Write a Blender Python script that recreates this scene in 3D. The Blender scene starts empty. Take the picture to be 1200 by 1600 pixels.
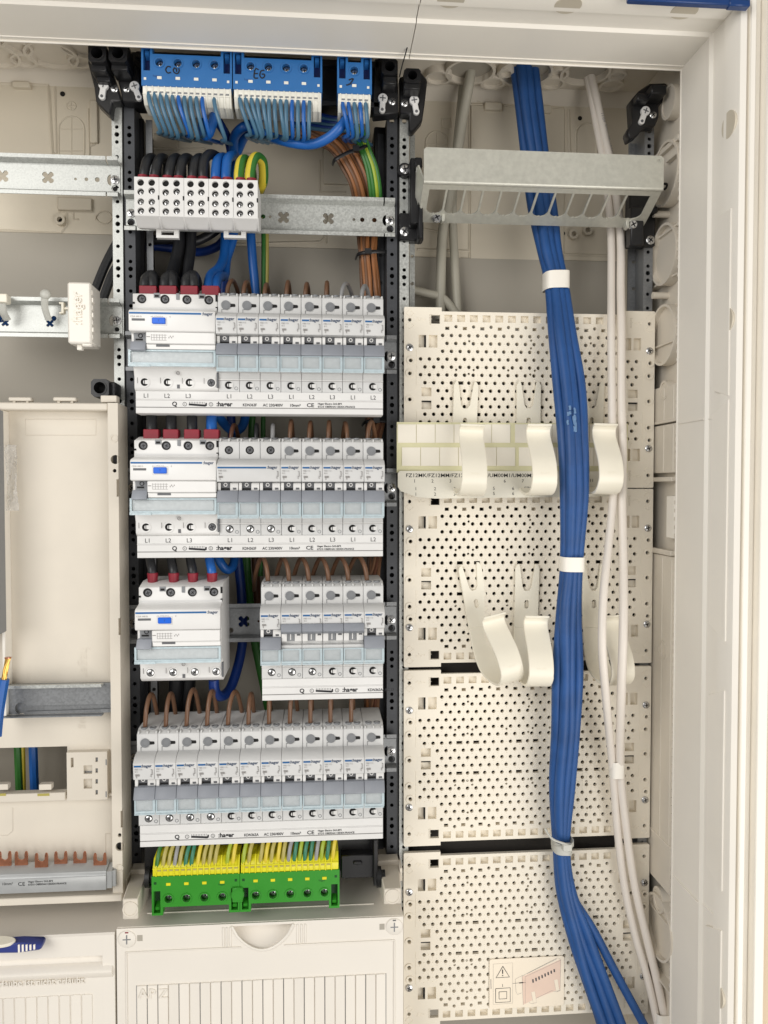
import bpy, bmesh, math, random
from mathutils import Vector, Matrix
from mathutils.geometry import delaunay_2d_cdt
random.seed(7)
SC = bpy.context.scene
COL = SC.collection
S = 0.001                                     # everything below is written in millimetres
# ------------------------------------------------------------------ camera
F = 1250.0
YAW, PIT = math.radians(4.65), math.radians(1.8)
fw = Vector((math.sin(YAW)*math.cos(PIT), math.cos(YAW)*math.cos(PIT), -math.sin(PIT)))
rt = Vector((math.cos(YAW), -math.sin(YAW), 0))
up = rt.cross(fw)
cd = bpy.data.cameras.new('camera'); cam = bpy.data.objects.new('camera', cd); COL.objects.link(cam)
cam.matrix_world = Matrix((rt, up, -fw)).transposed().to_4x4()
cd.sensor_fit = 'HORIZONTAL'; cd.sensor_width = 36; cd.lens = F/1200*36
cd.clip_start = 0.02; cd.clip_end = 50
SC.camera = cam
def W(px, py, Y):
    """point of the plane at depth Y (mm) seen at this place of the photograph"""
    d = fw*F + rt*(px-600) - up*(py-800)
    return d*(Y/d.y)
# ------------------------------------------------------------------ light
w = bpy.data.worlds.new("World"); SC.world = w; w.use_nodes = True
bg = w.node_tree.nodes['Background']; bg.inputs[0].default_value = (1.0, 0.97, 0.93, 1); bg.inputs[1].default_value = 0.30
SC.view_settings.view_transform = 'Standard'; SC.view_settings.look = 'None'
SC.view_settings.exposure = -0.08; SC.view_settings.gamma = 1.0
def area(name, loc, target, size, power, col):
    l = bpy.data.lights.new(name, 'AREA'); l.shape = 'RECTANGLE'; l.size = size[0]; l.size_y = size[1]
    l.energy = power; l.color = col
    o = bpy.data.objects.new(name, l); COL.objects.link(o)
    o.location = Vector(loc)*S
    o.rotation_euler = (Vector(target)-Vector(loc)).to_track_quat('-Z', 'Y').to_euler()
    return o
area('window_light', (950, -750, -650), (60, 720, 0), (1.4, 1.4), 22.5, (1.0, 0.965, 0.915))
area('room_light', (-950, -650, 350), (100, 720, 0), (1.1, 1.1), 18.5, (1.0, 0.98, 0.95))
def spot(name, loc, target, ang, power, col, blend=0.15):
    l = bpy.data.lights.new(name, 'SPOT'); l.energy = power; l.color = col
    l.spot_size = math.radians(ang); l.spot_blend = blend; l.shadow_soft_size = 0.004
    o = bpy.data.objects.new(name, l); COL.objects.link(o)
    o.location = Vector(loc)*S
    o.rotation_euler = (Vector(target)-Vector(loc)).to_track_quat('-Z', 'Y').to_euler()
for i, (px, py) in enumerate(((258, 512), (262, 742), (272, 985))):
    spot('sun_patch', (-700, -500, 900), W(px, py, 673), 2.7, 21, (1.0, 0.98, 0.94))

# ------------------------------------------------------------------ materials
def lin(c): return tuple(((v/255)/12.92 if v/255 <= 0.04045 else ((v/255+0.055)/1.055)**2.4) for v in c)
MATS = {}
def mat(name, rgb, rough=0.45, metal=0.0, var=0.06, scale=60, bump=0.04, bscale=900, spec=0.5, rnd=0.03, spangle=False, alpha=1.0, coat=0.0, trans=0.0):
    m = bpy.data.materials.new(name); m.use_nodes = True
    nt = m.node_tree; N = nt.nodes; L = nt.links
    b = N['Principled BSDF']
    c = lin(rgb)
    tc = N.new('ShaderNodeTexCoord')
    if spangle:
        tex = N.new('ShaderNodeTexVoronoi'); tex.inputs['Scale'].default_value = scale; out = tex.outputs['Color']
        bw = N.new('ShaderNodeRGBToBW'); L.new(out, bw.inputs[0]); out = bw.outputs[0]
    else:
        tex = N.new('ShaderNodeTexNoise'); tex.inputs['Scale'].default_value = scale; tex.inputs['Detail'].default_value = 5; out = tex.outputs[0]
    L.new(tc.outputs['Object'], tex.inputs['Vector'])
    oi = N.new('ShaderNodeObjectInfo')
    mr = N.new('ShaderNodeMapRange'); mr.inputs[1].default_value = 0.25; mr.inputs[2].default_value = 0.75
    mr.inputs[3].default_value = 1-var; mr.inputs[4].default_value = 1+var*0.6; L.new(out, mr.inputs[0])
    mo = N.new('ShaderNodeMapRange'); mo.inputs[3].default_value = 1-rnd; mo.inputs[4].default_value = 1+rnd; L.new(oi.outputs['Random'], mo.inputs[0])
    mu = N.new('ShaderNodeMath'); mu.operation = 'MULTIPLY'; L.new(mr.outputs[0], mu.inputs[0]); L.new(mo.outputs[0], mu.inputs[1])
    vm = N.new('ShaderNodeVectorMath'); vm.operation = 'SCALE'; vm.inputs[0].default_value = c; L.new(mu.outputs[0], vm.inputs['Scale'])
    L.new(vm.outputs[0], b.inputs['Base Color'])
    b.inputs['Roughness'].default_value = rough; b.inputs['Metallic'].default_value = metal
    b.inputs['Specular IOR Level'].default_value = spec
    if coat: b.inputs['Coat Weight'].default_value = coat; b.inputs['Coat Roughness'].default_value = 0.15
    if alpha < 1: b.inputs['Alpha'].default_value = alpha
    if trans: b.inputs['Transmission Weight'].default_value = trans
    if bump:
        n2 = N.new('ShaderNodeTexNoise'); n2.inputs['Scale'].default_value = bscale; n2.inputs['Detail'].default_value = 3
        L.new(tc.outputs['Object'], n2.inputs['Vector'])
        bp = N.new('ShaderNodeBump'); bp.inputs['Strength'].default_value = bump; bp.inputs['Distance'].default_value = 0.0006
        L.new(n2.outputs[0], bp.inputs['Height']); L.new(bp.outputs[0], b.inputs['Normal'])
        r2 = N.new('ShaderNodeMapRange'); r2.inputs[3].default_value = max(0, rough-0.08); r2.inputs[4].default_value = min(1, rough+0.1)
        L.new(out, r2.inputs[0]); L.new(r2.outputs[0], b.inputs['Roughness'])
    MATS[name] = m
    return m
cream = mat('cream_plastic', (218, 210, 196), 0.5, var=0.05, scale=25)
frame_m = mat('white_frame_plastic', (245, 240, 230), 0.42, var=0.03, scale=14)
back_m = mat('beige_back_plastic', (208, 199, 181), 0.55, var=0.06, scale=9)
sheet_m = mat('grey_beige_rear_sheet', (170, 164, 152), 0.6, var=0.06, scale=7)
plate_m = mat('ivory_plate_plastic', (239, 231, 215), 0.5, var=0.04, scale=20)
clip_m = mat('ivory_hook_plastic', (240, 234, 217), 0.35, var=0.03, scale=30)
cover_m = mat('white_cover_plastic', (234, 228, 218), 0.45, var=0.03, scale=12)
grey_body = mat('light_grey_breaker_plastic', (208, 208, 207), 0.5, var=0.04, scale=50)
lgrey = mat('pale_grey_plastic', (224, 223, 221), 0.45, var=0.03, scale=50)
hood_m = mat('mid_grey_lever_plastic', (142, 146, 154), 0.5, var=0.03, scale=50)
dgrey = mat('dark_grey_plastic', (92, 93, 96), 0.5, var=0.05, scale=60)
black = mat('black_plastic', (26, 26, 28), 0.38, var=0.15, scale=60)
void_m = mat('black_recess', (14, 13, 13), 0.8, var=0.0, bump=0)
ink = mat('black_print', (30, 30, 34), 0.7, var=0.05, bump=0)
greyink = mat('grey_print', (150, 147, 145), 0.7, var=0.05, bump=0)
logo_m = mat('dark_blue_print', (36, 62, 96), 0.6, var=0.02, bump=0)
stripe_m = mat('blue_stripe_print', (20, 92, 150), 0.5, var=0.02, bump=0)
zinc = mat('galvanised_steel', (190, 192, 188), 0.36, 0.4, var=0.13, scale=700, bump=0.06, bscale=1500, spangle=True)
zinc_d = mat('dull_steel', (138, 140, 142), 0.42, 0.45, var=0.09, scale=600, bump=0.05, spangle=True)
shaded_st = mat('shaded_grey_steel', (72, 74, 78), 0.5, 0.3, var=0.1, scale=200)  # dark grey puts shade into the colour of the steel inner uprights
comb_m = mat('satin_zinc_steel', (200, 199, 188), 0.36, 0.35, var=0.1, scale=260, bump=0.08, bscale=1200)
screw_m = mat('screw_steel', (205, 205, 205), 0.22, 0.95, var=0.1, scale=500, bump=0.05)
blue_t = mat('blue_terminal_plastic', (44, 108, 172), 0.38, var=0.05, scale=60)
blue_d = mat('deep_blue_recess', (12, 42, 104), 0.5, var=0.05, scale=60)
green_t = mat('green_terminal_plastic', (50, 142, 38), 0.34, var=0.05, scale=60)
green_d = mat('deep_green_recess', (10, 70, 22), 0.4, var=0.05, scale=60)
yellow_t = mat('yellow_terminal_plastic', (222, 214, 30), 0.35, var=0.05, scale=60)
white_t = mat('white_terminal_plastic', (232, 230, 220), 0.35, var=0.03, scale=60)
red_m = mat('red_sleeve', (136, 26, 44), 0.5, var=0.12, scale=200)
blk_w = mat('black_cable', (32, 33, 36), 0.42, var=0.12, scale=80, bump=0.03)
blu_w = mat('bright_blue_wire', (24, 92, 170), 0.36, var=0.06, scale=60, bump=0.02)
blg_w = mat('dusty_blue_wire', (72, 112, 138), 0.4, var=0.08, scale=60, bump=0.02)
brn_b = mat('ochre_brown_wire', (146, 96, 58), 0.42, var=0.14, scale=60, bump=0.02)
brn_w = mat('brown_wire', (112, 80, 58), 0.42, var=0.14, scale=60, bump=0.02)
brn_d = mat('dark_brown_wire', (92, 58, 42), 0.45, var=0.14, scale=60, bump=0.02)
gry_w = mat('grey_wire', (150, 150, 150), 0.42, var=0.08, scale=60, bump=0.02)
yel_w = mat('yellow_wire', (218, 196, 60), 0.4, var=0.06, scale=60, bump=0.02)
grn_w = mat('green_wire', (50, 112, 44), 0.4, var=0.06, scale=60, bump=0.02)
ylg_w = mat('yellow_green_wire', (160, 178, 50), 0.4, var=0.1, scale=60, bump=0.02)
tan_w = mat('tan_yellow_wire', (178, 166, 88), 0.42, var=0.1, scale=60, bump=0.02)
teal_w = mat('teal_green_wire', (48, 122, 92), 0.42, var=0.1, scale=60, bump=0.02)
data_w = mat('blue_data_cable', (32, 80, 142), 0.5, var=0.24, scale=45, bump=0.06, bscale=400)
white_w = mat('white_cable', (232, 224, 214), 0.4, var=0.04, scale=40)
greyc_w = mat('grey_sheathed_cable', (172, 168, 154), 0.45, var=0.05, scale=40)
paper = mat('white_paper_card', (236, 230, 216), 0.7, var=0.03, scale=50)
backing = mat('yellowish_backing_paper', (214, 210, 172), 0.6, var=0.05, scale=50)
band_m = mat('pale_label_band', (222, 218, 204), 0.5, var=0.03, scale=50)
copper = mat('copper', (198, 134, 104), 0.28, 0.9, var=0.15, scale=200, bump=0.05)
alu = mat('grey_busbar_plastic', (176, 178, 178), 0.35, 0.3, var=0.05, scale=80)
bluebtn = mat('blue_button', (20, 98, 214), 0.3, var=0.02, bump=0)
toolblue = mat('violet_blue_plastic', (52, 64, 132), 0.35, var=0.05, scale=80)
wall_m = mat('peach_wall_paint', (226, 206, 180), 0.8, var=0.03, scale=10, bump=0.1, bscale=200)
sticker_m = mat('cream_sticker_paper', (244, 232, 212), 0.45, var=0.02, scale=50)
pink_ink = mat('pale_pink_print', (234, 208, 190), 0.6, var=0.06, bump=0)
whitesmear = mat('pale_paint_smear', (104, 138, 178), 0.6, var=0.25, scale=400, bump=0.1)
bag_m = mat('clear_film', (236, 236, 236), 0.1, var=0.04, scale=20, bump=0.25, bscale=40, alpha=0.34)
glass = mat('clear_pale_blue_cover', (214, 221, 224), 0.07, var=0.10, scale=260, bump=0.25, bscale=260, alpha=0.4, spec=0.8)
glass_e = mat('pale_cyan_cover_edge', (210, 226, 232), 0.08, var=0.12, scale=300, bump=0.1, alpha=0.7, spec=0.8)
milky = mat('milky_nylon', (206, 206, 198), 0.35, var=0.05, scale=80, alpha=0.8)
darkblue_w = mat('navy_blue_wire', (14, 52, 126), 0.4, var=0.06, scale=60, bump=0.02)
tape_m = mat('blue_film', (26, 62, 118), 0.3, var=0.1, scale=40)

# ------------------------------------------------------------------ mesh tools
class MB:
    def __init__(s, off=(0, 0, 0)):
        s.v = []; s.f = []; s.mi = []; s.m = 0; s.off = Vector(off)
    def add(s, vs, fs):
        n = len(s.v); s.v += [Vector(p) for p in vs]
        for f in fs: s.f.append([i+n for i in f]); s.mi.append(s.m)
        return s
    def box(s, x0, x1, y0, y1, z0, z1):
        if x0 > x1: x0, x1 = x1, x0
        if y0 > y1: y0, y1 = y1, y0
        if z0 > z1: z0, z1 = z1, z0
        return s.add([(x0,y0,z0),(x1,y0,z0),(x1,y1,z0),(x0,y1,z0),(x0,y0,z1),(x1,y0,z1),(x1,y1,z1),(x0,y1,z1)],
                     [(0,3,2,1),(4,5,6,7),(0,1,5,4),(1,2,6,5),(2,3,7,6),(3,0,4,7)])
    def prism(s, poly, a, b, ax):
        """poly of 2-D points extruded along axis ax ('x': poly is (y,z); 'y': (x,z); 'z': (x,y))"""
        n = len(poly)
        def mk(p, t): return {'x': (t, p[0], p[1]), 'y': (p[0], t, p[1]), 'z': (p[0], p[1], t)}[ax]
        vs = [mk(p, a) for p in poly]+[mk(p, b) for p in poly]
        fs = [tuple(range(n)), tuple(range(2*n-1, n-1, -1))]+[(i, i+n, (i+1) % n+n, (i+1) % n) for i in range(n)]
        return s.add(vs, fs)
    def plate(s, outer, holes, y0, y1, floor=None):
        """holed sheet in the x-z plane between depths y0 (front) and y1; floor: dict hole index -> depth of a closed bottom"""
        pts = []; faces = []
        def ccw(q): return list(q) if sum(q[i-1][0]*q[i][1]-q[i][0]*q[i-1][1] for i in range(len(q))) > 0 else list(reversed(q))
        outer = ccw(outer); holes = [ccw(h) for h in holes]
        for lp in [outer]+holes:
            faces.append(list(range(len(pts), len(pts)+len(lp)))); pts += [Vector(p) for p in lp]
        r = delaunay_2d_cdt(pts, [], faces, 0, 1e-6)
        V, Fc, of = r[0], r[2], r[5]
        tri = [f for f, o in zip(Fc, of) if 0 in o and len(o) == 1]
        s.add([(v.x, y0, v.y) for v in V], [tuple(f) for f in tri])
        s.add([(v.x, y1, v.y) for v in V], [tuple(reversed(f)) for f in tri])
        for k, lp in enumerate([outer]+holes):
            n = len(lp); yb = y1
            if k and floor and (k-1) in floor: yb = floor[k-1]
            s.add([(p[0], y0, p[1]) for p in lp]+[(p[0], yb, p[1]) for p in lp], [(i, (i+1) % n, (i+1) % n+n, i+n) for i in range(n)])
            if k and floor and (k-1) in floor: s.add([(p[0], yb, p[1]) for p in lp], [tuple(range(n))])
        return s
    def cyl(s, c, r, h, ax='y', n=16, r2=None):
        c = Vector(c); r2 = r if r2 is None else r2
        vs = []
        for (rr, t) in ((r, 0), (r2, h)):
            for i in range(n):
                a = 2*math.pi*i/n; u, v = rr*math.cos(a), rr*math.sin(a)
                vs.append(c+Vector({'x': (t, u, v), 'y': (u, t, v), 'z': (u, v, t)}[ax]))
        return s.add(vs, [tuple(range(n)), tuple(range(2*n-1, n-1, -1))]+[(i, i+n, (i+1) % n+n, (i+1) % n) for i in range(n)])
    def ring(s, c, r0, r1, h, ax='y', n=20):
        c = Vector(c); vs = []
        for (rr, t) in ((r0, 0), (r1, 0), (r1, h), (r0, h)):
            for i in range(n):
                a = 2*math.pi*i/n; u, v = rr*math.cos(a), rr*math.sin(a)
                vs.append(c+Vector({'x': (t, u, v), 'y': (u, t, v), 'z': (u, v, t)}[ax]))
        fs = []
        for k in range(4):
            for i in range(n):
                fs.append((k*n+i, k*n+(i+1) % n, ((k+1) % 4)*n+(i+1) % n, ((k+1) % 4)*n+i))
        return s.add(vs, fs)
    def tube(s, pts, r, n=8, smooth=True, step=6, flat=1.0):
        P = [Vector(p) for p in pts]
        if smooth and len(P) > 2:
            Q = []
            for i in range(len(P)-1):
                p0 = P[max(i-1, 0)]; p1 = P[i]; p2 = P[i+1]; p3 = P[min(i+2, len(P)-1)]
                for k in range(step):
                    t = k/step
                    Q.append(0.5*((2*p1)+(p2-p0)*t+(2*p0-5*p1+4*p2-p3)*t*t+(3*p1-p0-3*p2+p3)*t**3))
            Q.append(P[-1]); P = Q
        T = [(P[min(i+1, len(P)-1)]-P[max(i-1, 0)]).normalized() for i in range(len(P))]
        a = Vector((0, -1, 0)) if abs(T[0].y) < 0.9 else Vector((1, 0, 0))
        u = (a-T[0]*a.dot(T[0])).normalized(); vs = []
        for i, p in enumerate(P):
            u = (u-T[i]*u.dot(T[i])).normalized(); v = T[i].cross(u)
            for k in range(n):
                g = 2*math.pi*k/n
                vs.append(p+(u*math.cos(g)*flat+v*math.sin(g))*r)
        m = len(P)
        fs = [(i*n+k, i*n+(k+1) % n, (i+1)*n+(k+1) % n, (i+1)*n+k) for i in range(m-1) for k in range(n)]
        fs += [tuple(range(n-1, -1, -1)), tuple(range((m-1)*n, m*n))]
        return s.add(vs, fs)
    def ball(s, c, r, nu=10, nv=6, sq=(1, 1, 1)):
        c = Vector(c); vs = []; fs = []
        for j in range(nv+1):
            t = math.pi*j/nv
            for i in range(nu):
                g = 2*math.pi*i/nu
                vs.append(c+Vector((math.sin(t)*math.cos(g)*sq[0], math.sin(t)*math.sin(g)*sq[1], math.cos(t)*sq[2]))*r)
        for j in range(nv):
            for i in range(nu): fs.append((j*nu+i, (j+1)*nu+i, (j+1)*nu+(i+1) % nu, j*nu+(i+1) % nu))
        return s.add(vs, fs)
    def screw(s, c, r, metal=0, dark=1, rot=0.4, h=1.6):
        """pan head with a cross recess, facing the viewer; two material slots"""
        m0 = s.m; c = Vector(c); s.m = metal
        s.cyl(c-Vector((0, h*0.6, 0)), r, h*0.6, n=14)
        s.cyl(c-Vector((0, h, 0)), r*0.72, h*0.42, n=14, r2=r)
        s.m = dark
        for a in (rot, rot+math.pi/2):
            d = Vector((math.cos(a), 0, math.sin(a)))*r*0.62; e = Vector((-math.sin(a), 0, math.cos(a)))*r*0.13
            q = c-Vector((0, h+0.05, 0))
            s.add([q+d+e, q+d-e, q-d-e, q-d+e, q+d+e+Vector((0, .3, 0)), q+d-e+Vector((0, .3, 0)), q-d-e+Vector((0, .3, 0)), q-d+e+Vector((0, .3, 0))],
                  [(0, 1, 2, 3), (0, 4, 5, 1), (1, 5, 6, 2), (2, 6, 7, 3), (3, 7, 4, 0)])
        s.m = m0
        return s
    def xf(s, M, start=0):
        for i in range(start, len(s.v)): s.v[i] = M @ s.v[i]
        return s
    def build(s, name, mats, parent=None, bevel=0, smooth=True, kind=None, label=None):
        if not isinstance(mats, (list, tuple)): mats = [mats]
        me = bpy.data.meshes.new(name)
        me.from_pydata([(v-s.off)*S for v in s.v], [], s.f)
        for m in mats: me.materials.append(m)
        if len(mats) > 1: me.polygons.foreach_set('material_index', s.mi)
        bm = bmesh.new(); bm.from_mesh(me)
        bmesh.ops.recalc_face_normals(bm, faces=bm.faces)
        if bevel:
            ed = [e for e in bm.edges if len(e.link_faces) == 2 and e.calc_face_angle(0) > 0.6]
            try: bmesh.ops.bevel(bm, geom=ed, offset=bevel*S, segments=1, profile=0.6, affect='EDGES', clamp_overlap=True)
            except Exception: pass
        bm.to_mesh(me); bm.free()
        if smooth:
            me.shade_smooth(); me.set_sharp_from_angle(angle=0.7)
        o = bpy.data.objects.new(name, me); COL.objects.link(o)
        if parent: o.parent = parent
        elif s.off.length: o.location = s.off*S
        if kind: o['kind'] = kind
        if label: o['label'] = label
        return o
def thing(name, label, cat, loc=(0, 0, 0), group=None):
    o = bpy.data.objects.new(name, None); o.empty_display_size = 0.01; COL.objects.link(o); o.location = Vector(loc)*S
    o['label'] = label; o['category'] = cat
    if group: o['group'] = group
    return o
def tag(o, label, cat, group=None):
    o['label'] = label; o['category'] = cat
    if group: o['group'] = group
    return o
def dup(root, loc, label):
    r = root.copy(); COL.objects.link(r); r.location = Vector(loc)*S; r['label'] = label
    for ch in list(root.children):
        c = ch.copy(); COL.objects.link(c); c.parent = r
        for g in list(ch.children):
            d = g.copy(); COL.objects.link(d); d.parent = c
    return r
TXT = {}
def text(s, size, m, parent, pos, rot=0.0, bold=0.0, ext=0.05, name='lettering', off=(0, 0, 0), align='LEFT', sx=1.0):
    key = (s, bold)
    if key not in TXT:
        c = bpy.data.curves.new('t', 'FONT'); c.body = s; c.size = 1.0; c.offset = bold; c.resolution_u = 2
        o = bpy.data.objects.new('t', c); COL.objects.link(o); bpy.context.view_layer.update()
        me = bpy.data.meshes.new_from_object(o.evaluated_get(bpy.context.evaluated_depsgraph_get()))
        TXT[key] = ([v.co.copy() for v in me.vertices], [tuple(p.vertices) for p in me.polygons])
        bpy.data.objects.remove(o); bpy.data.curves.remove(c); bpy.data.meshes.remove(me)
    vs, fs = TXT[key]
    b = MB(off)
    if align == 'CENTER': x0 = (min(v.x for v in vs)+max(v.x for v in vs))/2
    else: x0 = 0
    ca, sa = math.cos(rot), math.sin(rot)
    P = []
    for v in vs:
        x, z = (v.x-x0)*size*sx, v.y*size
        P.append((pos[0]+x*ca-z*sa, pos[1], pos[2]+x*sa+z*ca))
    b.add(P, fs)
    return b.build(name, m, parent, smooth=False)
ORD = ['first', 'second', 'third', 'fourth', 'fifth', 'sixth', 'seventh', 'eighth', 'ninth', 'tenth', 'eleventh', 'twelfth', 'thirteenth', 'fourteenth', 'fifteenth', 'sixteenth']
def circ(x, z, r, n=8, a0=0.0): return [(x+r*math.cos(a0+2*math.pi*i/n), z+r*math.sin(a0+2*math.pi*i/n)) for i in range(n)]
def rect(x0, x1, z0, z1): return [(x0, z0), (x1, z0), (x1, z1), (x0, z1)]
def cable(name, label, pts, r, m, group=None, n=8, cat='wire', flat=1.0):
    P = [W(*p) for p in pts]
    b = MB(P[0]); b.tube(P, r, n, flat=flat)
    return tag(b.build(name, m), label, cat, group)
# ------------------------------------------------------------------ setting: the wall round the cabinet
X0, Z0 = 319.0, 367.5                          # inner edge of the front frame
b = MB(); b.plate(rect(-900, 900, -900, 800), [rect(-600, 350, -700, 392)], 618, 640)
b.build('wall', wall_m, kind='structure')
# ------------------------------------------------------------------ the cabinet
cab = thing('electrical_cabinet', 'open cream flush-mounted electrical cabinet holding all the rails, breakers and cables', 'cabinet', (0, 640, -500))
co = Vector((0, 640, -500))
BK = 815.0
b = MB(co); b.box(-600, 340, BK, BK+4, -700, 420); b.build('back_panel', back_m, cab)
ZC = 402.0
b = MB(co); b.box(-600, 330, 696, BK, ZC, ZC+4)
b.add([(-600, BK-10, ZC), (330, BK-10, ZC), (330, BK, ZC-12), (-600, BK, ZC-12), (-600, BK, ZC), (330, BK, ZC)], [(0, 1, 2, 3), (3, 2, 5, 4), (0, 3, 4), (1, 5, 2)])
b.build('top_wall', cream, cab)
def prof_y(b, pts, lo, hi, flip=False):
    """frame moulding: profile (depth, offset outwards) swept along an edge"""
# top frame moulding, two lengths that meet at a seam, and the right moulding
PR = [(692, 0), (643, 0.5), (641, 3.2), (622, 4.2), (620, 1.6), (606, 2.6), (601, 4.5), (599, 8.5), (604, 11), (604, 13), (612, 15), (612, 30), (640, 30), (697, 30), (697, 3), (694, 0)]
xs = W(640, 90, 690).x
for (xa, xb, nm) in ((-600, xs-0.35, 0), (xs+0.35, X0+0.0, 1)):
    b = MB(co); n = len(PR); vs = []
    for (x, end) in ((xa, 0), (xb, 1)):
        for (y, o) in PR:
            vs.append((x+(o if (nm == 1 and end) else 0), y, Z0+o))
    b.add(vs, [tuple(range(n)), tuple(range(2*n-1, n-1, -1))]+[(i, i+n, (i+1) % n+n, (i+1) % n) for i in range(n)])
    # fine double lip along the inner edge
    b.tube([(xa, 693, Z0-0.6), (xb, 693, Z0-0.6)], 0.9, 6, smooth=False)
    b.tube([(xa, 687, Z0-0.1), (xb, 687, Z0-0.1)], 0.6, 6, smooth=False)
    b.build('frame_moulding', frame_m, cab)
b = MB(co); n = len(PR); vs = []
for z, s in ((-700, 0), (Z0, 1)):
    for (y, o) in PR: vs.append((X0+o+0.3*(1-s), y, z+(o if s else 0)))
b.add(vs, [tuple(range(n)), tuple(range(2*n-1, n-1, -1))]+[(i, i+n, (i+1) % n+n, (i+1) % n) for i in range(n)])
b.tube([(X0, 693, -700), (X0, 693, Z0)], 0.8, 6, smooth=False)
# joint ribs running across the moulding
for py in (655, 1410):
    z = W(1105, py, 643).z
    b.tube([(X0-0.3, 690, z), (X0, 643, z)], 0.7, 6, smooth=False); b.tube([(X0+3.2, 641, z), (X0+4.2, 622, z)], 0.7, 6, smooth=False)
b.build('frame_moulding', frame_m, cab)
# outer flange of the door frame
b = MB(co)
for x0, x1, y0 in ((X0+12, X0+17, 600), (X0+17, X0+24.5, 607), (X0+24.5, X0+33, 598), (X0+33, X0+38, 609)):
    b.box(x0+0.01, x1, y0, 617.5, -700, Z0+12+(x0-X0-12))
b.build('outer_flange', frame_m, cab, bevel=0.8)
b = MB(co); b.box(-600, X0+38, 600, 617, Z0+15, Z0+60); b.build('outer_flange', frame_m, cab, bevel=1)
# raised panels and half-round knockouts on the outer strip of the moulding
for (ya, yb) in ((625, 1000), (1075, 1385), (1445, 1640)):
    z1, z2 = W(1130, ya, 615).z, W(1130, yb, 615).z
    b = MB(co)
    b.prism([(607, z1), (607, z2), (633, z2+10), (633, z1-10)], X0+1.3, X0+5, 'x'); b.build('strip_panel', frame_m, cab, bevel=0.4)
b = MB(co); b.prism([(607, W(1130, 470, 615).z+70), (607, W(1130, 620, 615).z), (630, W(1130, 608, 615).z), (630, W(1130, 470, 615).z+70)], X0+1.4, X0+5, 'x'); b.build('strip_panel', frame_m, cab, bevel=0.4)
for py in (192, 500, 1555):
    z = W(1140, py, 610).z
    b = MB(co); b.cyl((X0+1.9, 613, z), 10.5, 3.2, 'x', 28); b.build('knockout', back_m, cab)  # darker beige paints the shade of a recess onto a nearly flush disc
for px in (705, 888, 1070):
    x = W(px, 20, 612).x
    b = MB(co); b.cyl((x, 613, Z0+1.9), 10.5, 3.2, 'z', 28); b.build('knockout', back_m, cab)  # recess shade put into the beige along the top too
# side wall with its pressed panels
b = MB(co); b.box(X0+9, X0+12, 697, BK, -700, ZC)
def sz(py, px=1063): return W(px, py, 692).z
for (ya, yb, x) in ((597, 655, X0+0.8), (660, 738, X0+0.8), (872, 1405, X0+0.8)):
    b.box(x, X0+9.2, 698, 790, sz(ya), sz(yb))
b.build('side_wall', cream, cab, bevel=0.5)
for (ya, yb) in ((745, 752), (862, 870)):
    b = MB(co); b.box(X0-1.5, X0+3, 700, 770, sz(ya), sz(yb)); b.build('side_rib', cream, cab, bevel=0.5)
b = MB(co); b.box(X0-0.5, X0+3, 696, 712, sz(775), sz(842)); b.build('side_tab', frame_m, cab, bevel=0.5)
def side_ko(px, py, r, deep=4):
    Y = X0/((px-498.3)/1250.0); z = W(px, py, Y).z
    q = (-1.5, 8) if r > 20 else (0.2, 1.5); b = MB(co); b.ring((X0+q[0], Y, z), r-2.2, r, 10, 'x', 36); b.cyl((X0+q[0]+(5 if r > 20 else 1), Y, z), r-2.1, 0.8, 'x', 36)
    b.build('knockout', cream, cab)
for k in ((1050, 272, 29), (1049, 398, 28), (1049, 524, 28), (1052, 160, 15), (1052, 1447, 30), (1050, 610, 9), (1052, 1015, 9), (1050, 1405, 12)): side_ko(*k)
for (px, py) in ((1040, 335), (1040, 462), (1040, 1535)):
    z = W(px, py, 735).z; b = MB(co); b.cyl((X0-6, 735, z), 3.2, 16, 'x', 14); b.build('side_peg', cream, cab)
for py in (377, 449, 545, 1405, 1500):
    z = W(1030, py, 750).z; b = MB(co); b.box(X0+1, X0+9, 700, 790, z-0.8, z+0.8); b.build('side_rib', cream, cab)
for py, q in ((250, 1), (495, 1)):
    z = W(1040, py, 740).z; b = MB(co); b.tube([(X0+8, 790, z-25), (X0+8, 700, z+12)], 1.4, 6, smooth=False); b.build('side_rib', cream, cab)
b = MB(co)
for (ya, yb) in ((600, 652), (663, 735), (876, 1330)):
    for Y_ in (702, 722): b.tube([(X0+0.8, Y_, sz(ya)), (X0+0.8, Y_, sz(yb))], 0.5, 5, smooth=False)
z = sz(200)
while z > -470:
    b.box(X0-0.5, X0+0.6, 693, 696, z-1.6, z+1.6); z -= 7.5
b.build('fine_edge_tick', cream, cab, kind='stuff')
for py in (655, 1330):
    z = sz(py); b = MB(co); b.box(X0-0.2, X0+9, 697, 795, z-1.2, z+1.2); b.build('side_rib', cream, cab, bevel=0.3)
z = sz(1330); b = MB(co); b.box(X0+0.4, X0+9.2, 698, 790, sz(1405), z-1.3); b.build('side_panel', cream, cab, bevel=0.5)
b = MB(co); b.box(X0-1.0, X0+9, 697, 720, sz(235), sz(225)); b.prism([(697, sz(205)), (790, sz(205)+2), (790, sz(213)+2), (697, sz(213))], X0-0.4, X0+9, 'x'); b.build('side_rib', cream, cab, bevel=0.4)
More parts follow.
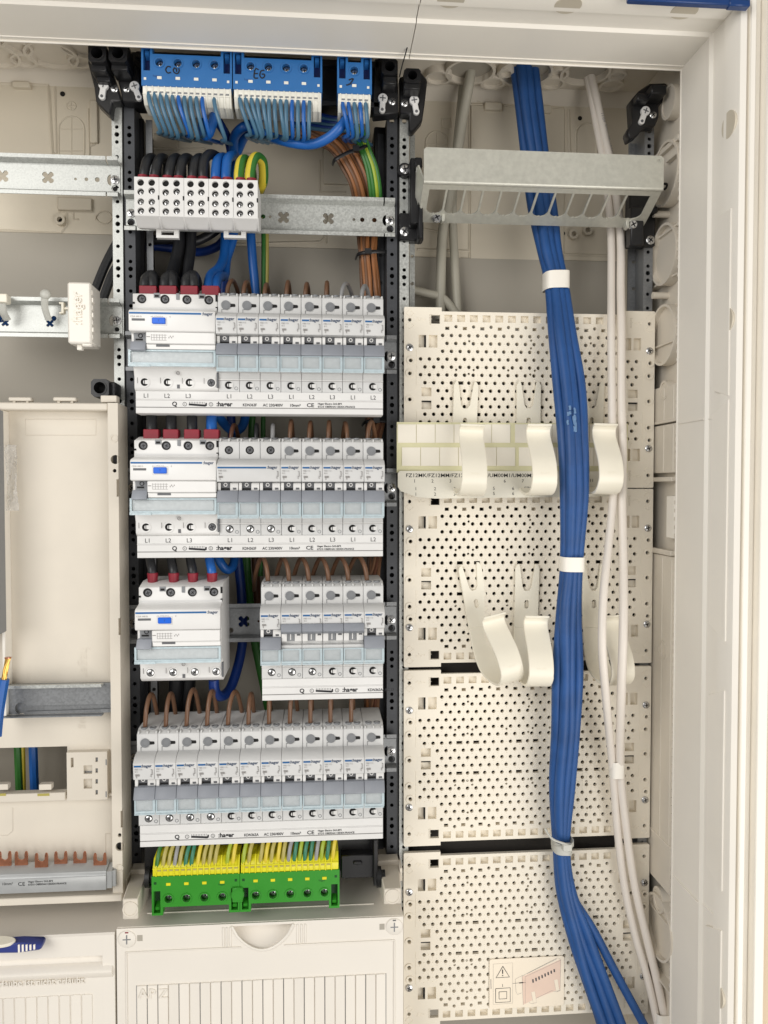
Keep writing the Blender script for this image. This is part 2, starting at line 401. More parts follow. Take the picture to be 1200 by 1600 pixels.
# round knockouts pressed in the top wall
KN = [0]
def top_ko(px, py, r, hole=False):
    KN[0] += 1; ZC = 402.0+0.11*KN[0]-0.9
    Y = ZC/W(px, py, 1.0).z; x = W(px, py, Y).x
    b = MB(co); b.ring((x, Y, ZC-7), r-2.6, r, 7.2, 'z', 36)
    if not hole: b.cyl((x, Y, ZC-3.5), r-2.5, 2, 'z', 36)
    b.build('knockout', cream, cab)
    if hole:
        b = MB(co); b.cyl((x, Y, ZC-0.9), r-1.7, 0.5, 'z', 32); b.build('knockout_opening', MATS['grey_beige_rear_sheet'], cab)
for k in ((-8, 76, 22), (37, 84, 12), (80, 76, 24), (28, 64, 13), (124, 86, 11), (125, 62, 20), (685, 112, 13), (735, 102, 24, True), (770, 120, 12), (822, 103, 26, True), (864, 121, 12), (915, 104, 24, True), (955, 124, 12), (790, 104, 8), (873, 106, 10), (965, 108, 9)): top_ko(*k)
for (xa_, xb_, py) in ((-600, W(198, 372, BK).x, 373), (W(200, 384, BK).x, W(612, 384, BK).x, 386), (W(614, 396, BK).x, 309, 396)):
    zz_ = W(400, py, BK).z; b = MB(co); b.box(xa_, xb_, BK-2.2, BK+1, -700, zz_); b.build('rear_sheet', sheet_m, cab, bevel=0.6)
# pressed lines on the back panel
b = MB(co)
def line(pts, r=1.0, Y=BK): b.tube([W(x, y, Y) for x, y in pts], r, 5, smooth=False)
line([(0, 105), (45, 107), (48, 112), (130, 114), (160, 116), (190, 117)], 1.4)
line([(0, 127), (15, 128), (19, 122), (21, 108)], 1.2)
line([(0, 131), (76, 133), (77, 150), (82, 245)], 1.6); line([(86, 136), (88, 240), (80, 240)], 1.2)
line([(0, 360), (95, 365), (104, 352), (104, 330)], 1.4); line([(0, 366), (170, 372)], 1.6)
def oval(x0, x1, y0, y1, r=0.8, cross=True):
    cx = (x0+x1)/2; rr = (x1-x0)/2; P = []
    for k in range(9): a = math.pi*k/8; P.append((cx+rr*math.cos(a), y0+rr-rr*math.sin(a)))
    for k in range(9): a = math.pi+math.pi*k/8; P.append((cx+rr*math.cos(a), y1-rr-rr*math.sin(a)))
    P.append(P[0]); line(P, r)
    if cross: line([(cx, y0), (cx, y1)], r*0.6); line([(x0, y0+20), (x1, y0+20)], r*0.6); line([(x0, y1-22), (x1, y1-22)], r*0.6)
oval(92, 132, 182, 258); oval(104, 119, 159, 173, 0.6, False); line([(104, 166), (119, 166)], .5); line([(111, 159), (111, 173)], .5)
line([(138, 170), (140, 245)], 1.3); line([(150, 156), (154, 200), (148, 226), (141, 228)], 1.2); line([(92, 322), (92, 331), (145, 331), (145, 312)], 1.1)
line([(115, 331), (115, 343), (123, 343)], 1.0)
oval(150, 176, 330, 350, 0.8, False)
# the same pressings in the middle and right compartments
line([(240, 210), (278, 214), (278, 300)], 1.2); line([(236, 232), (320, 232), (320, 300)], 1.2); line([(510, 330), (510, 380)], 1.2)
line([(230, 385), (500, 378), (512, 366)], 1.4); line([(500, 250), (500, 300), (540, 300)], 1.2)
line([(660, 148), (735, 150), (745, 158), (880, 158), (955, 162)], 1.4); line([(733, 163), (733, 245), (733, 420)], 1.2); line([(733, 163), (880, 170), (880, 245)], 1.6)
line([(888, 172), (890, 240)], 1.8); line([(652, 390), (960, 400)], 1.6); line([(650, 355), (700, 365)], 1.2); line([(836, 345), (838, 395)], 1.2)
oval(900, 932, 193, 260, 1.2, False); oval(665, 700, 205, 285, 0.9, True); line([(690, 185), (705, 185), (705, 200), (690, 200), (690, 185)], 0.8)
b.build('pressed_line', back_m, cab)
def slab(x0, x1, y0, y1, t=3):
    p, q = W(x0, y0, BK), W(x1, y1, BK); b = MB(co); b.box(p.x, q.x, BK-t, BK+1, q.z, p.z); b.build('raised_panel', back_m, cab, bevel=0.8)
slab(22, 50, 131, 141, 6); slab(141, 154, 158, 225, 3); slab(735, 880, 165, 480, 2); slab(756, 783, 163, 176, 6); slab(840, 860, 168, 180, 6); slab(240, 400, 235, 380, 2); slab(505, 560, 160, 290, 3)
slab(22+70, 145, 310, 331, 4)
for px, py, r in ((98, 147, 2.4), (96, 346, 3), (22, 108, 1.6), (692, 346, 1.4), (906, 185, 2.2), (782, 145, 2), (880, 365, 2)):
    p = W(px, py, BK); b = MB(co); b.cyl((p.x, BK-0.6, p.z), r, 0.5); b.build('screw_hole', void_m, cab)
for px, py in ((96, 346), (894, 368), (916, 362)):
    p = W(px, py, BK); b = MB(co); b.ring((p.x, BK-6, p.z), 2.6, 5, 6); b.build('screw_post', back_m, cab)

# threads hanging over the top frame
cable_m = blk_w
b = MB(W(646, -5, 640)); b.tube([W(648, -8, 645), W(643, 25, 648), W(637, 70, 676), W(629, 100, 690), W(624, 120, 715)], 0.55, 6)
tag(b.build('thread', black), 'thin black thread hanging over the top frame beside the seam', 'thread')
b = MB(W(146, -5, 640)); b.tube([W(147, -8, 645), W(149, 12, 655), W(158, 32, 670), W(168, 50, 686)], 0.28, 6)
tag(b.build('thread', dgrey), 'short fine grey hair curling over the left end of the top frame', 'thread')
p, q = W(984, 8, 592), W(1172, 8.5, 592)
b = MB(p); b.box(p.x-1, q.x, 591, 597, q.z-1, q.z+8); b.box(q.x-17, q.x-0.5, 590, 597, q.z-1.8, q.z+3)
tag(b.build('blue_film_strip', tape_m, bevel=0.8), 'strip of dark blue film along the outer top right edge of the cabinet', 'film strip')
# ------------------------------------------------------------------ perforated uprights
UY = 745.0
PITCH = 6.62
def upright(label, pxa, pxb, py, ztop, zbot, m, hole0, back=36, flange=None):
    xa, xb = W(pxa, py, UY).x, W(pxb, py, UY).x; xc = (xa+xb)/2
    t = thing('mounting_upright', label, 'upright', (xc, UY+back, zbot), 'perforated steel uprights')
    off = (xc, UY+back, zbot)
    hs = [circ(xc, ztop-4.5, 2.3, 10)]
    zz = W(pxa, hole0, UY).z; i = 0
    while zz-i*PITCH > zbot+4:
        if i % 6 in (0, 1, 2, 4): hs.append(circ(xc, zz-i*PITCH, 2.25 if i % 6 == 1 else 1.75, 8))
        i += 1
    b = MB(off); b.plate(rect(xa, xb, zbot, ztop), hs, UY, UY+1.5); b.build('perforated_face', m, t)
    b = MB(off)
    b.box(xa, xa+1.2, UY+1.5, UY+back, zbot, ztop-0.3); b.build('side_flange', m, t)
    b = MB(off); b.box(xb-1.2, xb, UY+1.5, UY+back, zbot, ztop-0.3); b.build('side_flange', m, t)
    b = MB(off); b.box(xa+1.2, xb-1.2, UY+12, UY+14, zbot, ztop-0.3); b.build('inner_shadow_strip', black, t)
    if flange:
        fa, fb = W(flange[0], py, UY+22).x, W(flange[1], py, UY+22).x
        fh = []; k = 0
        while ztop-70-k*26 > zbot+10: fh.append(circ((fa+fb)/2, ztop-70-k*26, 1.8, 8)); k += 1
        b = MB(off); b.plate(rect(fa, fb, zbot, ztop-8), fh, UY+20, UY+22); b.build('rear_flange', flange[2], t)
    return t
ZT = W(190, 156, UY).z; ZB = -352.0
upright('pale galvanised perforated upright left of the dark seam, behind the left rails', 174, 190, 165, ZT, ZB-120, zinc, 198)
upright('shade-darkened perforated upright just left of the breaker rows', 193.5, 209.5, 165, ZT, ZB, shaded_st, 199, flange=(228, 238, zinc_d))
upright('shade-darkened perforated upright just right of the breaker rows', 604.5, 620.5, 185, ZT-5, ZB, shaded_st, 216, flange=(590, 599, shaded_st))
upright('bright galvanised perforated upright left of the ivory perforated plates', 624.5, 639, 185, ZT-5, -520, zinc, 218, flange=(640, 648, zinc))
upright('galvanised perforated upright at the far right beside the cabinet side wall', 1007.5, 1022, 205, W(1015, 197, UY).z, -520, zinc_d, 217, flange=(982, 1000, zinc_d))
for nm, a, c in (('left', 210.5, 226), ('right', 585, 603)):
    xa, xb = W(a, 400, 765).x, W(c, 400, 765).x
    b = MB((xa, 790, ZB)); b.box(xa, xb, 766, 812, ZB, ZT-6)
    tag(b.build('black_side_channel', black, bevel=1), 'long black plastic channel inside the %s upright of the breaker compartment' % nm, 'channel')
# dark strip in the seam between neighbouring columns
for a, py, nm in ((191.7, 165, 'left'), (622.6, 185, 'right')):
    x = W(a, py, UY).x; b = MB((x, 760, ZB)); b.box(x-0.9, x+0.9, 748, 790, ZB, ZT)
    tag(b.build('seam_strip', black), 'thin black strip in the seam between the two %s uprights' % nm, 'strip')

# ------------------------------------------------------------------ black corner brackets with grey keyhole levers
def bracket(label, sil, tubes, keys, screws, Y=731.0, extra=()):
    c = W(sum(p[0] for p in sil)/len(sil), sum(p[1] for p in sil)/len(sil), Y)
    t = thing('corner_bracket', label, 'bracket', c)
    b = MB(c); P = [W(x, y, Y) for x, y in sil]
    b.prism([(p.x, p.z) for p in P], Y, 744, 'y'); b.build('bracket_plate', black, t, bevel=1.2)
    for (x, y, wd, ht, yf, round_) in tubes:
        p = W(x, y, yf); hw, hh = wd*yf/1250/2, ht*yf/1250/2
        b = MB(c); b.plate([(p.x-hw+2, p.z-hh), (p.x+hw-2, p.z-hh), (p.x+hw, p.z-hh+2), (p.x+hw, p.z+hh-2), (p.x+hw-2, p.z+hh), (p.x-hw+2, p.z+hh), (p.x-hw, p.z+hh-2), (p.x-hw, p.z-hh+2)],
                           [circ(p.x, p.z, min(hw, hh)*0.68, 16)], yf, 733, floor={0: yf+16})
        b.build('socket', black, t)
        b = MB(c); b.ring((p.x, yf-0.8, p.z), min(hw, hh)*0.66, min(hw, hh)*0.84, 1.2); b.build('socket_rim', black, t)
    for (x0, y0, x1, y1, yf, yb) in extra:
        p, q = W(x0, y0, yf), W(x1, y1, yf); b = MB(c); b.box(p.x, q.x, yf, yb, q.z, p.z); b.build('rib', black, t, bevel=1)
    for (x, y, lean) in keys:
        p = W(x, y, Y); st = 0; b = MB(c)
        b.cyl((p.x, Y-3.2, p.z+3.6), 4.3, 3.4, n=18); b.cyl((p.x, Y-3.0, p.z-6.5), 2.8, 3.2, n=14); b.box(p.x-2.5, p.x+2.5, Y-2.9, Y+0.2, p.z-6.5, p.z+2)
        R = Matrix.Translation(p) @ Matrix.Rotation(lean, 4, 'Y') @ Matrix.Translation(-p); b.xf(R)
        k = b.build('keyhole_lever', lgrey, t, bevel=0.3)
        b = MB(c); b.box(p.x-2.6, p.x+2.6, Y-3.6, Y-3.1, p.z+3.2, p.z+4.0); b.box(p.x-.4, p.x+.4, Y-3.62, Y-3.1, p.z+1, p.z+6.2); b.cyl((p.x, Y-3.4, p.z-6.5), 1.3, 0.5, n=10)
        b.xf(R); o = b.build('lever_slot', dgrey, k)
    for (x, y) in screws:
        p = W(x, y, Y); b = MB(c); b.screw((p.x, Y, p.z), 3.3, rot=0.7); b.build('screw', [screw_m, ink], t)
    return t
bracket('left of the two black brackets capping the left uprights, square socket on top', [(137, 97), (141, 70), (166, 70), (168, 92), (188, 150), (190, 158), (175, 158), (172, 181), (150, 160), (147, 136)],
        [(151.5, 83, 26, 26, 706, 1)], [(162, 141, 0.15)], [(179, 139)], extra=[(141, 95, 166, 112, 712, 732), (150, 112, 172, 128, 722, 732)])
bracket('right of the two black brackets capping the left uprights, beside the blue terminals', [(168, 70), (201, 70), (205, 92), (216, 105), (224, 160), (191, 159), (188, 140)],
        [(184, 83, 27, 26, 706, 1)], [(213.5, 143, -0.35)], [(198, 139)], extra=[(173, 95, 200, 110, 712, 732), (205, 80, 222, 158, 735, 760)], Y=732)
bracket('left of the two black brackets between the middle and right compartments', [(585, 92), (600, 88), (621, 92), (622, 124), (623, 177), (583, 181), (582, 150)],
        [(609, 104, 25, 24, 712, 1)], [(597.5, 162, 0.05)], [(612.5, 159)], extra=[(598, 118, 620, 132, 715, 732)])
bracket('right of the two black brackets between the middle and right compartments', [(624, 120), (658, 112), (668, 125), (664, 160), (660, 188), (645, 206), (639, 204), (640, 178), (625, 177)],
        [(644.5, 118, 26, 22, 714, 0)], [(648, 165, -0.2)], [(632, 161.5)], extra=[(631, 128, 657, 140, 716, 732)], Y=732)
bracket('black bracket capping the far right upright in the top right corner', [(1016, 130), (1041, 129), (1046, 136), (1044, 150), (1030, 165), (1030, 182), (1024, 197), (1009, 197), (996, 212), (984, 219), (980, 206), (988, 192), (986, 156), (998, 142)],
        [], [(1005, 181, 0.35)], [(1020, 180)], extra=[(1018, 131, 1042, 147, 712, 732), (996, 145, 1014, 158, 720, 732)], Y=731)

# ------------------------------------------------------------------ DIN rails
RY = 744.0
def cross(x, z, r=5.3):
    P = []
    for k in range(4):
        a = math.pi/4+k*math.pi/2; c, s = math.cos(a), math.sin(a)
        for (u, v) in ((0.42, -0.36), (0.9, -0.42), (1.12, -0.2), (1.12, 0.2), (0.9, 0.42), (0.42, 0.36)):
            P.append((x+r*(u*c-v*s), z+r*(u*s+v*c)))
    return P
def din_rail(label, xa, xb, zc, m, endL=False, endR=False, holes=(), Y=RY, group='steel mounting rails', rust=False):
    t = thing('din_rail', label, 'rail', ((xa+xb)/2, Y+1, zc), group); c = ((xa+xb)/2, Y+1, zc)
    la = xa+(11 if endL else 0); lb = xb-(11 if endR else 0)
    hs = [h for h in holes]
    for e, x, s in ((endL, xa, 1), (endR, xb, -1)):
        if e:
            hm = [(x+s*(8.2+3.4*math.sin(q)), zc-0.6+5*math.cos(q)) for q in [math.pi*k/8 for k in range(9)]]
            hs.append(hm); hs.append(circ(x+s*4.4, zc-8.2, 3.4, 12))
    b = MB(c)
    b.plate([(xa, zc-12), (xa, zc+12), (la, zc+13.2), (lb, zc+13.2), (xb, zc+12), (xb, zc-12), (lb, zc-13.2), (la, zc-13.2)], hs, Y, Y+1.2)
    b.build('rail_web', m, t)
    for s in (1, -1):
        b = MB(c)
        pr = [(Y, 13.2), (Y, 12.1), (Y-6, 12.9), (Y-7.6, 14.2), (Y-7.6, 17.5), (Y-6.6, 17.5), (Y-6.4, 14.6), (Y-5, 14.2)]
        b.prism([(y, zc+s*z) for y, z in pr], la, lb, 'x')
        for e, x0, x1 in ((endL, xa, la-1.2), (endR, lb+1.2, xb-0.5)):
            if e: b.prism([(y, zc+s*z) for y, z in pr], x0, x1, 'x')
        b.build('rail_lip', m, t)
    for e, x in ((endL, xa+4.6), (endR, xb-4.6)):
        if e:
            b = MB(c); b.screw((x, Y, zc-0.4), 4.0, rot=random.uniform(0, 1.5)); b.build('screw', [screw_m, ink], t)
            b = MB(c); b.cyl((x-0.3, Y+0.4, zc-8.2), 2.0, 0.5, n=12); b.build('rear_hole', void_m, t)
    return t
ZR = [121.6, -0.5, -124.4, -248.5]
xl, xr = W(197, 340, RY).x, W(617, 343, RY).x
def hx(px, py): return W(px, py, RY).x
z0 = 246.4
din_rail('galvanised rail under the blue terminals carrying the grey distribution blocks', xl, xr, z0, zinc, True, True,
         [cross(hx(443, 338), z0-0.3), cross(hx(513, 341), z0-0.3), circ(hx(411, 338), z0, 2.2, 10), circ(hx(422, 338), z0, 1.4, 8), circ(hx(553, 342), z0-0.5, 1.4, 8), circ(hx(566, 342), z0-0.5, 2.1, 10), circ(hx(585, 342), z0-0.5, 2.2, 10)])
names = ['galvanised rail behind the topmost row of breakers', 'galvanised rail behind the second row of breakers', 'rail behind the short third row, bare between switch and breakers', 'galvanised rail behind the bottom row of breakers']
for i, z in enumerate(ZR):
    hs = []
    if i == 2: hs = [cross(hx(381, 970), z), circ(hx(361, 984), z-8, 2.4, 12), circ(hx(404, 970), z, 1.2, 8)]
    din_rail(names[i], xl-1.2*(i > 0), xr+1.5, z, zinc_d, True, True, hs)
xa = W(-60, 280, RY).x; xb = W(188, 290, RY).x
zt = W(100, 278, RY).z
din_rail('topmost rail of the left compartment, empty, with punched crosses', xa, xb, zt, zinc, False, True,
         [cross(hx(4, 280), zt), cross(hx(75, 281), zt)]+[circ(hx(118+k*17, 283), zt-0.6, 1.2+0.5*k, 10) for k in range(3)])
zt2 = W(60, 498, RY).z; xb2 = W(191, 505, RY).x
din_rail('second rail of the left compartment holding the blank cover cap', xa, xb2, zt2, zinc, False, True,
         [circ(hx(84, 497), zt2+0.5, 2.4, 12), circ(hx(1, 497), zt2, 4, 12), cross(hx(78, 505), zt2-4, 3.4), cross(hx(8, 505), zt2-4, 3.4)])
# ------------------------------------------------------------------ breakers (local: x from the left edge, y 0 at the rail web, z 0 at the rail centre)
BP = [(-4, 42.5), (-46, 42.5), (-50, 42.2), (-57, 38.6), (-57, 24.2), (-63, 23.8), (-68, 22.2), (-72.5, 18.6), (-71.5, 4.8), (-62.5, 4.6), (-62.5, -8.8), (-67, -9.5), (-66, -24.2), (-53.4, -25.2), (-53.4, -41.8), (-4, -41.8)]
def mcb(name, label, group, n=1, state='O', caps=True, copper_in=True):
    """n-pole breaker 17.5 mm per pole"""
    t = thing(name, label, 'circuit breaker', (0, 0, 0), group); W1 = 17.5*n
    b = MB(); b.prism(BP, 0.12, W1-0.12, 'x'); b.build('body', grey_body, t, bevel=0.35)
    b = MB()                                        # notched shoulders round the wire wells
    for p in range(n):
        o = p*17.5
        for x in (1.0, 8.2, 15.6):
            if p or x > 0: b.box(o+x, o+x+1.2, -57.2, -48, 38.9, 41.2)
    b.build('shoulder_notch', grey_body, t, bevel=0.3)
    if n > 1:
        b = MB()
        for p in range(1, n): b.box(p*17.5-0.15, p*17.5+0.15, -57.2, -56.8, 24.5, 38.4); b.box(p*17.5-0.15, p*17.5+0.15, -53.6, -53.3, -41, -25.4)
        b.build('pole_seam', dgrey, t)
    for p in range(n):
        o = p*17.5
        for x in (4.9, 12.2):
            b = MB(); b.ring((o+x, -49.6, 40.6), 1.9, 3.0, 2.0, 'z', 16); b.cyl((o+x, -49.6, 40.9), 1.9, 1.4, 'z', 14); b.build('wire_well', MATS['cap_grey'] if n == 1 else dgrey, t)
        if caps:
            b = MB(); b.cyl((o+7.0, -58.0, 31.2), 3.9, 1.2, n=20); b.ring((o+7.0, -58.3, 31.2), 2.2, 2.9, 0.4, n=18); b.build('release_cap', dgrey if False else MATS['cap_grey'], t)
            b = MB(); b.prism([(o+10.4, 29.7), (o+14.4, 29.9), (o+14.9, 30.9), (o+14.4, 32.3), (o+10.4, 32.5)], -57.5, -57.05, 'y'); b.build('wire_slot', void_m, t)
            b = MB(); b.box(o+3.4, o+3.7, -57.35, -57.05, 24.3, 27.6); b.box(o+3.4, o+8.6, -57.35, -57.05, 27.5, 27.8); b.build('wiring_mark', dgrey, t)
        else:
            b = MB(); b.cyl((o+8.7, -57.2, 31.6), 3.5, 0.25, n=18); b.build('screw_well', void_m, t)
            b = MB(); b.screw((o+8.9, -57.2, 31.6), 2.5, rot=0.9, h=1.0); b.build('screw', [dgrey, ink], t)
    if n == 1:
        b = MB(); b.box(1.0, 6.8, -72.85, -72.0, 15.8, 17.1); b.build('blue_stripe', stripe_m, t)
        text(':hager', 3.5, logo_m, t, (6.9, -72.75, 15.6), bold=0.014, name='logo')
        text('MBS 113', 1.7, greyink, t, (1.4, -72.6, 13.2), name='lettering'); text('B13', 1.6, greyink, t, (1.6, -72.4, 11.3), name='lettering')
    else:
        b = MB(); b.box(1.0, W1-11.6, -72.85, -72.0, 15.8, 17.1); b.build('blue_stripe', stripe_m, t)
        text(':hager', 3.5, logo_m, t, (W1-10.8, -72.75, 15.6), bold=0.014, name='logo')
        text('MBS 325', 1.9, greyink, t, (1.6, -72.6, 13.2), name='lettering'); text('B25', 1.8, greyink, t, (1.8, -72.4, 11.0), name='lettering')
    b = MB(); o = (n-1)*17.5
    for k in range(3):
        b.box(2.0+k*1.2, 2.9+k*1.2, -72.35, -71.5, 8.0, 9.6)
    b.box(2.8, 3.1, -72.3, -71.5, 6.4, 8); b.box(o+14.6, o+14.9, -72.5, -71.5, 7.2, 9.2); b.box(o+14.8, o+15.9, -72.6, -71.5, 9.1, 9.4); b.box(o+15.6, o+15.9, -72.8, -71.5, 9.4, 13.6); b.box(o+14.8, o+15.9, -72.8, -71.5, 13.3, 13.6)
    b.build('circuit_symbol', greyink, t)
    for p in range(n):
        o = p*17.5
        if state == 'O':
            b = MB(); b.box(o+2.9, o+10.4, -64.2, -62, -3, 4.5); b.build('toggle', dgrey, t)
            b = MB(); b.ring((o+6.6, -64.6, 2.2), 1.0, 1.65, 0.6, n=14); b.build('off_mark', lgrey, t)
            b = MB(); b.box(o+3.3, o+9.9, -64.7, -64, -2.0, -0.6); b.build('toggle_slot', void_m, t)
            b = MB(); b.box(o+0.3, o+2.8, -66.5, -62, -2.6, 3.8); b.box(o+10.5, o+17.2, -65.5, -62, -2.6, 3.6); b.build('toggle_cheek', lgrey, t, bevel=0.2)
            b = MB(); b.box(o+12.8, o+15.6, -65.8, -65.3, -1.8, -0.2); b.build('indicator_slot', dgrey, t)
            b = MB(); b.prism([(-61, -2.4), (-68.8, -2.6), (-72.6, -11.4), (-72.4, -12.4), (-61, -12.4)], o+0.15, o+17.35, 'x'); b.build('lever_hood', hood_m, t, bevel=0.5)
        else:
            b = MB(); b.prism([(-61, 1.2), (-70.0, 0.6), (-76.0, 3.6), (-73.8, 9.6), (-71.0, 9.6), (-61, 4.6)], o+0.15, o+17.35, 'x'); b.build('lever_hood', hood_m, t, bevel=0.5)
            b = MB(); b.box(o+4.9, o+11.2, -65.0, -62, -6.2, 1.2); b.build('toggle', MATS['cap_grey'], t)
            b = MB(); b.box(o+7.4, o+8.3, -65.5, -64.8, -5.2, -0.4); b.build('on_mark', lgrey, t)
            b = MB(); b.box(o+0.3, o+4.8, -66.5, -62, -6.4, 1.0); b.box(o+11.3, o+17.2, -66.0, -62, -6.4, 1.0); b.build('toggle_cheek', lgrey, t, bevel=0.2)
            b = MB(); b.box(o+13.2, o+16.2, -66.3, -65.8, -1.6, 0.2); b.build('indicator_slot', dgrey, t)
        x0, x1 = o+0.25, o+17.25
        b = MB(); b.box(x0+0.8, x1-1.6, -68.4, -67.0, -23.2, -12.9); g = b.build('label_window', glass, t, bevel=0.3)
        b = MB(); b.plate(rect(x0, x1, -24.8, -12.3), [rect(x0+1.0, x1-2.0, -22.8, -13.3)], -69.0, -66.5); b.box(x0, x1-0.4, -69.6, -66.5, -25.9, -24.9); b.build('window_rim', glass_e, g)
        b = MB(); b.box(o+0.1, o+17.4, -54.1, -53.3, -31.1, -30.3); b.build('base_ridge', lgrey, t)
        b = MB(); b.box(o+0.1, o+17.4, -53.6, -53.3, -31.5, -31.15); b.build('ridge_shadow_gap', greyink, t)
        b = MB(); b.cyl((o+8.6, -53.75, -35.4), 3.25, 0.3, n=18); sw = b.build('screw_well', void_m, t)
        if copper_in:
            b = MB()
            b.prism([(o+7.6, -36.6), (o+12.1, -37.4), (o+12.3, -33.5), (o+7.6, -34.2), (o+7.2, -35.4)], -54.2, -53.9, 'y')
            b.build('busbar_prong', lgrey, sw)
            b = MB(); b.box(o+8.3, o+8.8, -54.4, -54.1, -36.8, -34.0); b.build('prong_notch', void_m, sw)
        else:
            b = MB(); b.screw((o+8.6, -53.8, -35.4), 2.6, rot=0.3, h=0.9); b.build('screw', [screw_m, ink], sw)
        b = MB(); b.ring((o+14.8, -53.75, -38.0), 1.15, 1.5, 0.4, n=14); b.build('test_ring', MATS['cap_grey'], t)
    return t
mat('cap_grey', (128, 130, 133), 0.45, var=0.05, scale=80)
def rcd(label, group, prongs=True):
    t = thing('residual_current_switch', label, 'safety switch', (0, 0, 0), group); Wd = 70.0
    b = MB(); b.prism([(-4, 43.5), (-40, 43.5), (-57, 39.6), (-57, 26.2), (-62, 25.0), (-70, 23.6), (-72.5, 22.0), (-72.5, 6.2), (-71, 5.6), (-63, 5.4), (-63, -8.6), (-66.4, -9.4), (-66.4, -21), (-57, -22.4), (-54, -29.5), (-54, -38.6), (-50, -41.8), (-4, -41.8)], 0.2, Wd-0.2, 'x'); b.build('body', lgrey, t, bevel=0.6)
    b = MB(); b.box(0.4, Wd-0.4, -57.6, -56.9, 27.0, 28.4); b.build('base_ridge', grey_body, t)
    for k in range(4):
        x = 8.5+k*18.1-0.9*(k == 0)
        b = MB(); b.cyl((x, -57.5, 35.2), 3.7, 0.6, n=20); sw = b.build('screw_well', void_m, t)
        b = MB(); b.screw((x+0.5, -57.4, 35.0), 2.5, rot=0.2+k, h=0.9); b.build('screw', [dgrey, ink], sw)
        b = MB(); b.ring((x+1.2, -54.6, -33.6), 3.3, 4.5, 0.7, n=22); b.build('screw_collar', lgrey, t)
        b = MB(); b.cyl((x+1.2, -54.3, -33.6), 3.25, 0.3, n=18); sw = b.build('screw_well', void_m, t)
        if prongs and k < 3:
            b = MB(); b.prism([(x+0.4, -34.9), (x+4.7, -35.6), (x+4.8, -31.6), (x+0.4, -32.3), (x+0.0, -33.6)], -54.9, -54.5, 'y'); b.build('busbar_prong', lgrey, sw)
            b = MB(); b.box(x+1.0, x+1.5, -55.1, -54.8, -35.0, -32.2); b.build('prong_notch', void_m, sw)
        else:
            b = MB(); b.screw((x+1.2, -54.4, -33.6), 2.8, rot=0.5+k, h=0.9); b.build('screw', [dgrey if prongs else screw_m, ink], sw)
        b = MB(); b.box(x-4.9, x-4.5, -54.5, -53.8, -34.5, -29.8); b.build('wiring_mark', greyink, t)
    for k, (x, wd) in enumerate(((17.6, 5.0), (36.0, 2.6), (54.6, 5.2))):
        b = MB(); b.box(x, x+wd, -57.7, -57.0, 36.2 if k != 1 else 35, 40.2); b.build('bus_slot', [greyink, void_m][k != 1] if False else MATS['cap_grey'], t)
        if k != 1: b = MB(); b.box(x+0.8, x+wd-0.8, -57.8, -57.6, 36.8, 38.6); b.build('slot_opening', void_m, t)
    for z0_, z1_ in ((36, 43), (29, 33)): b = MB(); b.box(Wd-1.6, Wd+0.1, -57.4, -56.8, z0_-2, z1_-3.5); b.build('side_clip', void_m, t)
    b = MB(); b.box(Wd-1.2, Wd+0.3, -56, -54.2, -38, -25); b.build('side_clip', dgrey, t)
    b = MB(); b.box(0.4, 2.0, -57.3, -56.8, 31, 32.6); b.build('side_clip', void_m, t)
    b = MB(); b.box(-3.6+4.4, 58.5, -72.9, -72.2, 19.6, 21.0); b.build('blue_stripe', stripe_m, t)
    text(':hager', 3.6, logo_m, t, (59.2, -72.8, 19.2), bold=0.014, name='logo')
    text('CDA 440 D', 1.9, greyink, t, (1.6, -72.7, 16.8)); text('6A 2Z/0,03A', 1.9, greyink, t, (18.0, -72.7, 16.8)); text('4', 2.0, greyink, t, (33.0, -72.7, 16.8))
    b = MB(); b.box(2.8, 13.2, -72.8, -72.3, 14.0, 15.8); b.build('test_window', dgrey, t)
    b = MB(); b.box(18.2, 31.0, -73.0, -72.3, 10.4, 17.4); bb = b.build('button_frame', lgrey, t, bevel=0.3)
    b = MB(); b.box(19.2, 30.0, -74.4, -72.8, 11.4, 16.6); bu = b.build('test_button', bluebtn, t, bevel=0.6)
    text('T', 2.2, logo_m, bu, (24, -74.5, 13.2))
    b = MB(); b.box(2.6, 13.4, -64.6, -63, -3, 5.2); b.build('toggle', MATS['cap_grey'], t)
    b = MB(); b.ring((8.0, -65.0, 3.2), 1.3, 1.9, 0.6, n=16); b.build('off_mark', ink, t)
    b = MB(); b.box(4.0, 9.8, -65.0, -64.5, -0.6, 0.8); b.build('toggle_slot', void_m, t)
    b = MB(); b.box(13.7, Wd-0.4, -71.4, -63, -4.2, 5.3); b.build('cover_strip', lgrey, t, bevel=0.6)
    b = MB(); b.box(13.7, Wd-0.4, -69.4, -63, -8.4, -4.3); b.build('cover_strip', lgrey, t, bevel=0.3)
    b = MB(); b.box(21.6, 32.4, -69.8, -69.0, -6.4, -4.6); b.build('cover_slot', dgrey, t)
    b = MB()
    for k in range(6): b.box(18+k*2.2, 18.25+k*2.2, -71.6, -71.2, -1.6, 3.4)
    for z in (-1.6, 0.6, 2.6): b.box(18, 30.4, -71.6, -71.2, z, z+0.25)
    for k in range(4): b.box(32+k*1.1, 32.6+k*1.1, -71.6, -71.2, 0.2+(k % 2), 1.4+(k % 2))
    b.box(14.2, 17, -71.6, -71.2, 1.0, 1.7); b.build('circuit_symbol', greyink, t)
    b = MB(); b.prism([(-61, -2.0), (-69, -2.2), (-73.4, -9.0), (-73.2, -10.0), (-61, -10.2)], 1.0, 13.2, 'x'); b.build('lever_hood', hood_m, t, bevel=0.6)
    x0, x1 = -1.0, Wd+0.1-0.4
